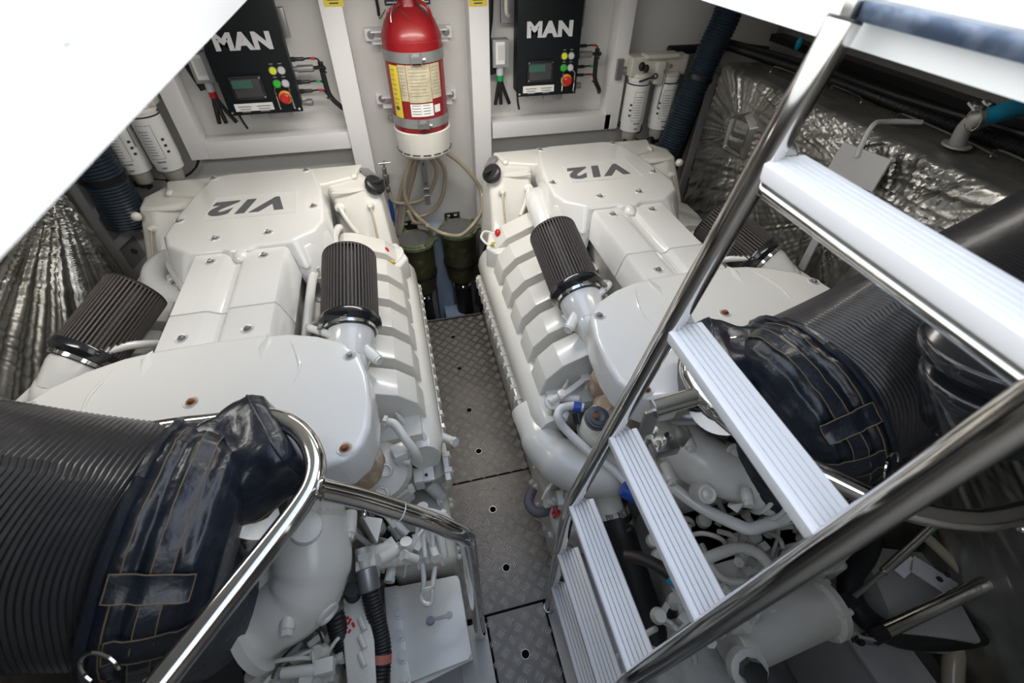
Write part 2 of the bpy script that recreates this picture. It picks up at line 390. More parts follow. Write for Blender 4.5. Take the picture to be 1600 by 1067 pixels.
put('blue_hose', G().tube([e3, Z(1560, 176, 1.32), Z(1600, 166, 1.325), Z(1660, 152, 1.325)], .026, 18, 5), CY, fr)['label'] = 'bright blue rubber hose'
for u, v in ((1524, 187), (1538, 182)):
    clamp('hose_clamp', Z(u, v, 1.31), V((.8, -.25, .1)), .027, fr)
for u, v in ((1522, 166), (1545, 163)):
    g = G().box(Z(u, v, 1.34), (.022, .03, .006), Matrix.Rotation(.4, 3, 'X')); hexbolt(g, Z(u, v, 1.344), .006, .006, (0, -.4, 1)); put('clamp_lug', g, BR, fr)
bv = root('blue_bulb', Z(1245, 80, 1.27), 'small blue rubber bulb on the pipes above the right tank', 'bulb')
put('bulb_body', G().ball(Z(1248, 68, 1.28), (.014, .014, .028)), CY, bv); put('bulb_stem', G().cyl(Z(1246, 76, 1.24), Z(1248, 70, 1.27), .006), BR, bv)
pb = root('side_locker', (1.9, 1.2, 1.24), 'dark grey ledge running behind the conduit on the right side', 'ledge')
put('ledge_face', G().box((1.98, .9, 1.36), (.03, 2.9, .24)), mat('ledge_grey', (.20, .19, .18), .6), pb)
put('ledge_lip', G().beam((1.93, -.4, 1.25), (1.93, 2.3, 1.25), .07, .03), BK, pb)

# ------------------------------------------------------------------ ducts and slotted frames by the bulkhead
def duct(pts, r, lab):
    rt = root('flexible_duct', pts[-1], lab, 'duct')
    k = len(pts) // 2
    put('corrugated_tube', G().tube(pts, r, 22, 8, corr=(.0135, .006)), DB, rt)
    d = (pts[k + 1] - pts[k]).normalized()
    put('joint_sleeve', G().lathe([(-.012, r + .002), (-.01, r + .01), (.01, r + .01), (.012, r + .002)], pts[k], d), BK, rt)
def Y(u, v, y): return at(u, v, 'y', y)
duct([Y(1160, -60, 2.2), Y(1137, 20, 2.2), Y(1112, 75, 2.2), Y(1092, 120, 2.2), Y(1072, 165, 2.2), Y(1052, 215, 2.2), Y(1025, 270, 2.2)], .058, 'dark blue black corrugated duct coming down beside the right fuel filters')
duct([Y(95, 170, 2.2), Y(130, 230, 2.2), Y(160, 275, 2.2), Y(185, 318, 2.2), Y(200, 350, 2.2)], .076, 'dark blue black corrugated duct beside the left fuel filters')
def slats(cs, y, lab, nb):
    a, b, c, d = [Y(*p, y) for p in cs]; r = root('slotted_frame', (a + c) / 2, lab, 'frame')
    N = V((0, -.02, 0))
    for p, q in ((a, d), (b, c)): put('side_rail', G().beam(p + N, q + N, .014, .04), WF, r)
    put('back_plate', G().loft([[a, b, c, d], [p - N * .3 for p in (a, b, c, d)]]), GB, r)
    for k in range(nb + 1):
        t = k / nb; put('cross_bar', G().beam(a.lerp(d, t) + N, b.lerp(c, t) + N, .012, .036), WF, r)
        if k < nb: put('bolt', hexbolt(G(), (a.lerp(d, t + .5 / nb) + b.lerp(c, t + .5 / nb)) / 2 - V((0, .008, 0)), .009, .006, (0, -1, 0)), GS, r)
slats(((1112, 120), (1142, 132), (1092, 322), (1058, 308)), 2.32, 'pale slotted metal frame beside the right duct', 4)
slats(((70, 215), (110, 190), (240, 395), (208, 430)), 2.28, 'pale slotted metal frame beside the left duct', 4)
# black pipes behind
bp = root('bulkhead_hose', Y(1110, 250, 2.35), 'black hoses dropping between the right duct and the bulkhead', 'hose')
put('hose_run', G().tube([Y(1045, 78, 2.36), Y(1090, 76, 2.36), Y(1130, 72, 2.3), Y(1200, 80, 2.2)], .02, 10), RB, bp)
put('hose_run', G().tube([Y(1125, 60, 2.38), Y(1085, 170, 2.38), Y(1050, 265, 2.38)], .03, 10), RB, bp)
bp = root('bulkhead_hose', Y(160, 250, 2.35), 'black hose dropping between the left duct and the bulkhead', 'hose')
put('hose_run', G().tube([Y(150, 170, 2.38), Y(190, 280, 2.38), Y(230, 350, 2.38), Y(245, 420, 2.38)], .03, 10), RB, bp)

# ------------------------------------------------------------------ fuel filters
def fuel_filters(xs, z0, s, lab, cable):
    r = root('fuel_filter', ((xs[0] + xs[1]) / 2, 2.33, z0), lab, 'filter')
    yb = 2.31
    for k, x in enumerate(xs):
        c = put('filter_canister', G().lathe([(0, .046), (.004, .054), (.035, .054), (.036, .0575), (.225, .0575), (.228, .05), (.238, .05), (.24, .056), (.255, .056)], (x, yb, z0 + .055), n=32), WL, r)
        put('dark_band', G().lathe([(.223, .0582), (.229, .0582)], (x, yb, z0 + .055), n=32, cap=False), BK, c)
        put('bowl', G().lathe([(0, .03), (.01, .038), (.055, .044)], (x, yb, z0), n=12), GP, r)['label'] = 'clear plastic bowl'
        put('drain_tap', G().cyl((x, yb, z0), (x, yb, z0 - .03), .009).box((x, yb - .01, z0 - .015), (.05, .012, .01)).box((x - .025, yb - .02, z0 + .005), (.02, .02, .022)), BK, r)
        def on_can(dx, z, w_, h, m, nm, e=.0585):   # thin print that follows the round can
            a0 = dx / e; k2 = max(2, int(w_ / .008)); vs = []
            for zz in (z, z + h):
                for i in range(k2 + 1):
                    t = a0 + (i / k2 - .5) * w_ / e; vs.append((x + e * math.sin(t), yb - e * math.cos(t), z0 + .055 + zz))
            put(nm, G().add(vs, [(i, i + 1, k2 + 2 + i, k2 + 1 + i) for i in range(k2)]), m, c)
        for q in (-.03, .028): on_can(-.004 + q, .06, .0018, .135, TG, 'label_border')
        for q in (.06, .195): on_can(-.005, q, .058, .0018, TG, 'label_border')
        for q in range(9):
            on_can(-.012 + random.uniform(-.002, .002), .075 + q * .012, random.uniform(.026, .04), .0028, TG, 'printed_line')
        for q in (.13, .105, .08): on_can(.045 * s, q, .012, .010, TX, 'printed_symbol')
        on_can(.0, .044, .035, .007, TG, 'printed_line'); on_can(.0, .018, .02, .007, TG, 'printed_line')
    w_ = abs(xs[1] - xs[0]); cx = (xs[0] + xs[1]) / 2; zt_ = z0 + .31
    g = G().box((cx, yb + .01, zt_ + .045), (w_ + .14, .09, .085)).box((cx, yb - .03, zt_ + .02), (.05, .05, .1)).box((cx, yb - .02, zt_ + .09), (w_ + .02, .07, .02))
    for x in xs: g.lathe([(0, .06), (.02, .052)], (x, yb, zt_), n=24)
    put('filter_head', g, EM, r, bevel=.008, seg=3)
    put('pump_handle', G().ball((cx - w_ / 2 - .03, yb - .06, zt_ + .055), (.016, .012, .02)).ball((cx - w_ / 2 - .005, yb - .06, zt_ + .045), (.014, .012, .018)), RB, r)
    put('lever_rod', G().cyl((cx + .02, yb - .075, zt_ + .05), (cx + .01, yb - .075, zt_ - .13), .0035), BR, r)
    put('cock_lever', G().ring((cx - w_ / 2 + .05, yb - .06, zt_ + .01), (0, 1, 0), .011, .003).cyl((cx - w_ / 2 - .03, yb - .06, zt_ - .01), (cx - w_ / 2 + .045, yb - .06, zt_ + .008), .004), BK, r)
    put('bracket_bolt', hexbolt(hexbolt(G(), (cx + .02, yb - .06, zt_ + .03), .006, .006, (0, -1, 0)), (cx + .045, yb - .06, zt_ + .05), .006, .006, (0, -1, 0)), GS, r)
    put('union', G().cyl((cx - w_ / 2 - .12, yb + .02, zt_ + .02), (cx - w_ / 2 - .06, yb + .02, zt_ + .02), .018).box((cx - w_ / 2 - .11, yb + .02, zt_ + .03), (.03, .04, .09)), GS, r)
    for q in cable: put('sensor_cable', G().tube(q, .0035, 6), BK, r)
x1, x2 = 1.228, 1.385
fuel_filters((x1, x2), .80, -1, 'pair of white fuel filter canisters on the bulkhead right of the right cabinet',
             [[Y(1003, 190, 2.3), Y(1000, 206, 2.34), Y(985, 208, 2.38), Y(968, 190, 2.4)], [Y(1040, 190, 2.3), Y(1020, 212, 2.32), Y(995, 218, 2.34), Y(958, 188, 2.4)]])
a = Y(262, 252, 2.31); b = Y(207, 248, 2.31)
fuel_filters((a.x, b.x + .0), .80, 1, 'pair of white fuel filter canisters on the bulkhead left of the left cabinet',
             [[Y(262, 262, 2.3), Y(285, 275, 2.32), Y(305, 262, 2.36), Y(310, 240, 2.4)], [Y(207, 258, 2.3), Y(235, 278, 2.32), Y(280, 280, 2.34), Y(306, 262, 2.38), Y(313, 240, 2.4)]])

# ------------------------------------------------------------------ control cabinets
YF = 2.27
def R4(u, v): return at(720 + u / 4, v / 4, 'y', YF)
BL0 = R4(350, 608)
def cabinet(bx, bz, lab, bandm, side):
    r = root('control_cabinet', (bx + .154, 2.34, bz), lab, 'cabinet')
    D = V((bx - BL0.x, 0, bz - BL0.z))
    def q(u, v, y=YF): p = R4(u, v) + D; p.y = y; return p
    W_ = (R4(715, 598) - BL0).x
    put('housing', G().box((bx + W_ / 2, YF + .055, bz + .26), (W_ - .012, .09, .5)), BE, r, bevel=.004)
    put('lid', G().box((bx + W_ / 2, YF + .006, bz + .26), (W_, .012, .52)), BE, r, bevel=.003)
    c = q(558, 187, YF - .001); text('logo_letters', 'MAN', frame(c, (1, 0, 0), (0, 0, 1)), .076, SL, r, .001, .0042, 0, 1.10, 1.2)
    a, b = q(410, 515), q(580, 372)
    f_ = put('display_frame', G().box(((a.x + b.x) / 2, YF - .005, (a.z + b.z) / 2), (b.x - a.x, .012, b.z - a.z)), BK, r, bevel=.003)
    for x in (a.x + .008, b.x - .008):
        for z in (a.z + .008, b.z - .008): put('screw', G().lathe([(0, .0035), (.002, .003)], (x, YF - .011, z), (0, -1, 0), 10), CH, f_)
    put('display_glass', G().box(((a.x + b.x) / 2, YF - .0115, (a.z + b.z) / 2), ((b.x - a.x) * .82, .001, (b.z - a.z) * .76)), mat('display_glass', (.06, .06, .065), .1), f_)
    a, b = q(422, 448), q(525, 398)
    put('lcd_screen', G().box(((a.x + b.x) / 2, YF - .013, (a.z + b.z) / 2), (b.x - a.x, .002, b.z - a.z)), LCD, f_)
    a, b = q(388, 583), q(583, 528)
    l_ = put('text_label', G().box(((a.x + b.x) / 2, YF - .001, (a.z + b.z) / 2), (b.x - a.x, .002, b.z - a.z)), WL, r)
    for k in range(3):
        for t, ww in ((.26, .34), (.75, .36)):
            put('printed_line', G().box((a.x + (b.x - a.x) * t, YF - .0025, b.z - .012 - k * .010), ((b.x - a.x) * (ww - .06 * k), .001, .0035)), TG, l_)
    for (u, v), m in zip(((647, 350), (690, 348), (642, 424), (684, 422)), (BY, BW, BG, BW)):
        p = q(u, v); bt = put('push_button', G().lathe([(0, .0135), (.006, .0135), (.009, .011)], (p.x, YF, p.z), (0, -1, 0), 20), m, r)
        put('button_ring', G().ring((p.x, YF - .002, p.z), (0, 1, 0), .0145, .0022, 20, 6), GS, bt)
        put('printed_line', G().box((p.x, YF - .0005, p.z + .024), (.014, .001, .0035)), TG, r)
    p = q(658, 500)
    es = put('emergency_stop', G().lathe([(.012, .013), (.016, .019), (.026, .019), (.030, .014)], (p.x, YF, p.z), (0, -1, 0), 24), RP, r); es['label'] = 'red mushroom push button'
    put('stop_ring', G().lathe([(0, .026), (.006, .026), (.012, .018)], (p.x, YF, p.z), (0, -1, 0), 24), OR, es)
    for dx in (-.028, .028): put('guard_bar', G().tube([(p.x + dx, YF, p.z - .038), (p.x + dx, YF - .03, p.z - .034), (p.x + dx, YF - .03, p.z + .034), (p.x + dx, YF, p.z + .038)], .0035, 8, 3), CH, r)
    for x in (bx + .012, bx + W_ - .012):
        put('lid_screw', G().lathe([(0, .006), (.003, .005)], (x, YF, bz + .012), (0, -1, 0), 12), CH, r)
    put('bottom_vent', G().box((bx + W_ * .65, YF + .05, bz - .015), (.09, .05, .03)), GS, r, bevel=.002)
    put('cable_gland', G().cyl((bx + W_ * .26, YF + .05, bz + .01), (bx + W_ * .26, YF + .05, bz - .02), .006), BR, r)
    put('side_vent', G().box((bx + W_ + .012, YF + .06, bz + .31), (.024, .03, .1)), GS, r, bevel=.002)
    put('side_plate', G().box((bx - .03, YF + .075, bz + .38), (.06, .02, .2)), GS, r, bevel=.004)
    hb = put('side_handle', G().tube([(bx - .03, YF + .05, bz + .44), (bx - .045, YF + .03, bz + .42), (bx - .045, YF + .03, bz + .33), (bx - .03, YF + .05, bz + .31)], .008, 8, 3), EM, r)
    # plugs on the right side
    for k, (dz, m, L) in enumerate(((.185, BK, .03), (.15, GS, .06), (.10, BK, .03), (.065, BK, .03), (.02, GS, .02))):
        x0 = bx + W_; z = bz + dz; rr = .014 if m is GS else .007
        pg = put('cable_plug', G().lathe([(0, .009), (.016, .009), (.017, rr), (.02 + L, rr), (.024 + L, .004)], (x0, YF + .05, z), (1, 0, 0), 14), m, r)
        if k < 4:
            put('colour_sleeve', G().cyl((x0 + .05 + L, YF + .05, z), (x0 + .065 + L, YF + .05, z), .005), RP if k in (0, 3) else GRN, pg)
            put('cable', G().tube([(x0 + .02 + L, YF + .05, z), (x0 + .065 + L, YF + .05, z), (x0 + .11, YF + .055, z - .02), (x0 + .118, YF + .06, bz + .06)], .0035 if k != 1 else .007, 6, 5), BK, r)
    put('cable_bundle', G().tube([(bx + W_ + .112, YF + .06, bz + .17), (bx + W_ + .112, YF + .06, bz + .1), (bx + W_ + .118, YF + .06, bz + .04), (bx + W_ + .15, YF + .07, bz - .01), (bx + W_ + .165, YF + .1, bz - .03)], .011, 10), BK, r)
    for dz in (.13, .03): put('cable_tie', G().ring((bx + W_ + .116, YF + .06, bz + dz), (0, 0, 1), .012, .002, 12, 6), BK, r)
    # relay box and cables on the left
    jb = root('relay_box', (bx - .045, 2.35, bz + .1), 'small grey relay box with a white label and black cables left of the %s cabinet' % side, 'box')
    put('box_body', G().box((bx - .06, YF + .09, bz + .165), (.075, .05, .11)), mat('box_grey', (.30, .30, .31), .5), jb, bevel=.003)
    lb = put('text_label', G().box((bx - .064, YF + .064, bz + .168), (.042, .002, .088)), WL, jb)
    for k in range(5): put('printed_line', G().box((bx - .072 + k * .006, YF + .0625, bz + .17), (.0018, .001, .06)), TG, lb)
    put('gland', G().cyl((bx - .06, YF + .09, bz + .11), (bx - .06, YF + .09, bz + .075), .018), BW, jb)
    put('colour_sleeve', G().cyl((bx - .06, YF + .09, bz + .075), (bx - .06, YF + .09, bz + .05), .016), bandm, jb)
    for dx in (-.02, 0, .03): put('cable', G().tube([(bx - .06, YF + .09, bz + .07), (bx - .06 + dx * .5, YF + .09, bz + .02), (bx - .055 + dx * 1.4, YF + .095, bz - .055)], .009, 8), BK, jb)
    put('cable', G().tube([(bx - .1, YF + .09, bz + .42), (bx - .105, YF + .09, bz + .3), (bx - .115, YF + .1, bz + .2), (bx - .09, YF + .1, bz + .08)], .016, 10), BK, jb)
    put('drop_cable', G().tube([(bx + .02, YF + .06, bz), (bx + .02, YF + .06, bz - .03), (bx + .03, YF + .065, bz - .075)], .005, 6), BK, jb)
cabinet(BL0.x, BL0.z, 'black control cabinet right of the fire extinguisher with square display and coloured buttons', GRN, 'right')
p = at(474, 174, 'y', YF)
cabinet(p.x - (R4(715, 598) - BL0).x, p.z, 'black control cabinet left of the fire extinguisher, partly behind the white deck', RP, 'left')

# ------------------------------------------------------------------ fire extinguisher
def Yx(u, v): return at(u, v, 'y', 2.2)
ex, ey, er = .136, 2.24, .121
xr = root('fire_extinguisher', (ex, ey, .88), 'large red fire extinguisher cylinder strapped to the bulkhead above the coiled hose', 'extinguisher')
put('cylinder', G().lathe([(0, er - .01), (.01, er), (.36, er), (.375, er * .985), (.42, er * .82), (.45, er * .55), (.465, er * .36), (.50, er * .3), (.56, er * .3)], (ex, ey, .965), n=48), RD, xr)
put('weld_seam', G().ring((ex, ey, 1.325), (0, 0, 1), er - .001, .002, 48, 6), RD, xr)
sk = put('base_skirt', G().lathe([(0, er * .93), (.012, er * 1.02), (.115, er * 1.06), (.118, er * 1.02)], (ex, ey, .865), n=48, cap=True), EP, xr); sk['label'] = 'white skirt'
for k in range(9):
    t = PI + k / 8 * PI; put('vent_slot', G().box((ex + er * 1.03 * math.cos(t), ey + er * 1.03 * math.sin(t), .888), (.003, .035, .004), Matrix.Rotation(t, 3, 'Z')), BK, sk)
for z in (1.255, 1.005):
    b_ = put('steel_strap', G().lathe([(0, er + .001), (0, er + .0035), (.038, er + .0035), (.038, er + .001)], (ex, ey, z), n=48, cap=False), mat('strap_steel', (.36, .37, .37), .4, .6), xr)
    put('strap_buckle', hexbolt(G().box((ex, ey - er - .012, z + .016), (.045, .02, .022)).box((ex - .02, ey - er - .01, z + .019), (.006, .018, .036)).box((ex + .02, ey - er - .01, z + .019), (.006, .018, .036)), (ex + .024, ey - er - .012, z + .016), .007, .012, (1, 0, 0)), GS, b_)
def wrap(nm, a0, a1, z0, z1, m, e=.0015):
    k = 10; vs = [(ex + (er + e) * math.sin(a0 + (a1 - a0) * i / k), ey - (er + e) * math.cos(a0 + (a1 - a0) * i / k), z) for z in (z0, z1) for i in range(k + 1)]
    return put(nm, G().add(vs, [(i, i + 1, k + 2 + i, k + 1 + i) for i in range(k)]), m, xr)
yl = wrap('yellow_label', -1.08, -.70, 1.045, 1.245, YL)
for k in range(9): wrap('printed_line', -1.03, -.78 - random.random() * .1, 1.23 - k * .018 - .006, 1.23 - k * .018, YD, .0022)
wrap('pictogram', -.98, -.84, 1.075, 1.09, TX, .0022)
wrap('cream_label', -.68, -.40, 1.115, 1.25, CL); wrap('cream_label', -.385, .42, 1.11, 1.25, CL, .002); wrap('cream_label', .435, .85, 1.12, 1.25, CL)
for k in range(9):
    wrap('printed_line', -.30, .33 - random.random() * .1, 1.235 - k * .0125, 1.237 - k * .0125, TG, .0027); wrap('printed_line', -.65, -.46, 1.237 - k * .0125, 1.239 - k * .0125, TG, .0022); wrap('printed_line', .48, .80, 1.237 - k * .0125, 1.239 - k * .0125, TG, .0022)
wrap('white_label', -.38, .42, 1.055, 1.105, WL, .002); wrap('white_label', .47, .72, 1.065, 1.095, WL, .002)
for k in range(4): wrap('printed_line', -.33, -.02, 1.098 - k * .011, 1.1 - k * .011, TX, .0028); wrap('printed_line', .05, .3, 1.098 - k * .011, 1.1 - k * .011, TX, .0028)
for z in (1.31, 1.06):
    for s in (-1, 1):
        bk = put('wall_bracket', G().box((ex + s * .15, 2.40, z), (.07, .04, .045)).box((ex + s * .135, 2.36, z + .02), (.05, .09, .006)).box((ex + s * .135, 2.36, z - .02), (.05, .09, .006)), WF, xr, bevel=.002)
        put('bolt', hexbolt(G(), (ex + s * .16, 2.38, z), .01, .008, (0, -1, 0)), GS, bk)
put('wall_bolt', hexbolt(G(), (ex - .135, 2.415, .96), .009, .01, (0, -1, 0)), BR, xr)
put('carry_ring', G().tube([(ex - .09, ey - .05, 1.36), (ex - .08, ey - .06, 1.42), (ex - .03, ey - .05, 1.44)], .004, 8), RD, xr)
put('carry_ring', G().tube([(ex + .09, ey - .05, 1.37), (ex + .07, ey - .07, 1.43), (ex + .04, ey - .05, 1.45)], .006, 8), RD, xr)
put('inspection_tag', G().box((ex + .055, ey - .05, 1.46), (.016, .003, .045), Matrix.Rotation(.15, 3, 'Y')), YL, xr)
put('tag_wire', G().tube([(ex - .04, ey - .05, 1.47), (ex - .07, ey - .08, 1.42), (ex - .075, ey - .09, 1.39)], .0012, 5).tube([(ex - .03, ey - .08, 1.42), (ex + .0, ey - .105, 1.40)], .0012, 5), BR, xr)
sn = root('instruction_sign', (ex, 2.41, 1.42), 'dark blue instruction sign with white text on the bulkhead behind the fire extinguisher', 'sign')
put('sign_plate', G().box((ex + .012, 2.414, 1.47), (.19, .004, .13)), mat('sign_blue', (.02, .025, .06), .4), sn)
for k in range(7):
    for s in (-1, 1): put('printed_line', G().box((ex + .012 + s * .065, 2.411, 1.415 + k * .014), (.045, .001, .005)), WL, sn)
put('red_mark', G().box((ex - .06, 2.4105, 1.455), (.03, .001, .012)), RP, sn)
pw = root('hanging_cable', Y(590, 10, 2.4), 'short black cable hanging on the bulkhead left of the fire extinguisher top', 'cable')
put('cable_run', G().tube([Y(586, -10, 2.4), Y(590, 10, 2.4), Y(592, 24, 2.41)], .006, 8).tube([Y(592, 24, 2.41), Y(594, 29, 2.41), Y(602, 15, 2.41)], .0015, 5), BK, pw)
# hose coil on its bracket
hk = root('hose_bracket', (XC, 2.39, .5), 'narrow perforated steel strap hanging under the fire extinguisher', 'bracket')
a, b = Y(658, 226, 2.29), Y(669, 320, 2.29)
put('bracket_strip', G().beam(a, b, .028, .006, up=(0, 1, 0)), GS, hk)
for t in (.3, .62): c = a.lerp(b, t); put('slot', G().box(c - V((0, .004, 0)), (.006, .003, .012)), BK, hk)
for t in (.72, .84): c = a.lerp(b, t); put('hose_clip', G().box(c - V((0, .006, 0)), (.03, .008, .008)), CH, hk)
hc = root('coiled_hose', (XC, 2.38, .4), 'translucent tan hose coiled on the bulkhead below the fire extinguisher', 'hose')
loops = [
 [(617, 380), (620, 330), (632, 280), (650, 244), (668, 238), (688, 252), (696, 275), (690, 310), (672, 332), (652, 338), (642, 330)],
 [(625, 384), (632, 330), (645, 280), (652, 250), (662, 238), (676, 252), (682, 272), (672, 300), (655, 314), (630, 318), (614, 314), (608, 300)],
 [(638, 330), (646, 346), (662, 350), (690, 364), (718, 368), (738, 352), (752, 330), (752, 300), (738, 275), (714, 250), (690, 236), (668, 232), (650, 240), (640, 258), (632, 290), (636, 316), (652, 338), (668, 352)]]
for k, l in enumerate(loops): put('hose_loop', G().tube([Y(u, v, 2.385 - .03 * k if k < 2 else (2.13 if v > 345 and u > 662 else 2.2 if v > 325 and u > 662 else 2.29)) for i, (u, v) in enumerate(l)], .0102, 10, 7), HZ, hc)
vv = root('drain_valve', Y(603, 270, 2.39), 'steel valve with T handle on the post left of the coiled hose', 'valve')
put('valve_body', G().tube([Y(600, 262, 2.36), Y(604, 290, 2.36), Y(607, 300, 2.36)], .011, 12).cyl(Y(602, 272, 2.36), Y(604, 286, 2.36), .017).cyl(Y(605, 292, 2.36), Y(607, 300, 2.36), .014), BR, vv, bevel=.001)
put('t_handle', G().cyl(Y(592, 256, 2.34), Y(610, 254, 2.34), .005).cyl(Y(600, 264, 2.36), Y(600, 252, 2.34), .006), CH, vv)
put('blue_hose', G().tube([Y(609, 312, 2.36), Y(612, 325, 2.36), Y(615, 345, 2.36)], .010, 10), BL, vv)['label'] = 'short blue hose'

# ------------------------------------------------------------------ sea strainers
def strainer(c, lab, pu):
    r = root('sea_strainer', (c.x, c.y, c.z - .34), lab, 'strainer')
    put('bowl', G().lathe([(0, .06), (.015, .082), (.10, .094), (.30, .098), (.34, .102)], (c.x, c.y, c.z - .34), n=32), BZ, r)
    put('band', G().lathe([(0, .095), (0, .1), (.018, .1), (.018, .095)], (c.x, c.y, c.z - .22), n=32, cap=False), BK, r)
    put('flange', G().lathe([(0, .098), (.002, .108), (.018, .108), (.02, .082)], c - V((0, 0, .018)), n=32).box(c + V((-.1, 0, -.01)), (.05, .04, .016)).box(c + V((.1, 0, -.01)), (.05, .04, .016)), GN, r)
    put('glass_lid', G().lathe([(0, .084), (.004, .083)], c + V((0, 0, .001)), n=32), LID, r)
    put('lid_ring', G().ring(c + V((0, 0, .003)), (0, 0, 1), .088, .007, 32, 8), GN, r)
    for a in (.5, 2.0, 3.9, 5.3):
        q = c + V((.101 * math.cos(a), .101 * math.sin(a), 0)); put('lid_latch', G().box(q, (.026, .018, .022), Matrix.Rotation(a, 3, 'Z')).cyl(q + V((0, 0, .0)), q + V((0, 0, .018)), .005), GN, r)
    put('maker_bar', G().box(c + V((.0, -.094, -.08)), (.03, .004, .008), Matrix.Rotation(.4, 3, 'Y')), BR, r)
    put('outlet_hose', G().tube([c - V((0, 0, .33)), c - V((0, .02, .5)), c - V((-.02, .04, .9))], .05, 16), RB, r)
    clamp('hose_clamp', c - V((0, 0, .37)), (0, 0, 1), .056, r, .03)
    pp = put('wall_plate', G().box(Y(*pu, 2.41), (.085, .006, .10)), BR, r)
    for s in (-1, 1): put('slot', G().box(Y(*pu, 2.405) + V((s * .02, 0, .03)), (.018, .003, .007)), WL, pp)
strainer(Y(648, 374, 2.235), 'bronze raw water strainer with glass lid, left one at the end of the walkway', (641, 357))
strainer(Y(716, 356, 2.26), 'bronze raw water strainer with glass lid, right one at the end of the walkway', (707, 344))
for sx in (-.12, .46):
    b_ = root('bilge_hose', (sx, 2.2, .2), 'black rubber hose elbow behind the %s strainer' % ('left' if sx < 0 else 'right'), 'hose')
    put('hose_elbow', G().tube([(sx - .1, 2.1, .0), (sx - .08, 2.1, .2), (sx - .02, 2.16, .32), (sx + .04, 2.3, .36)], .05, 16), RB, b_)

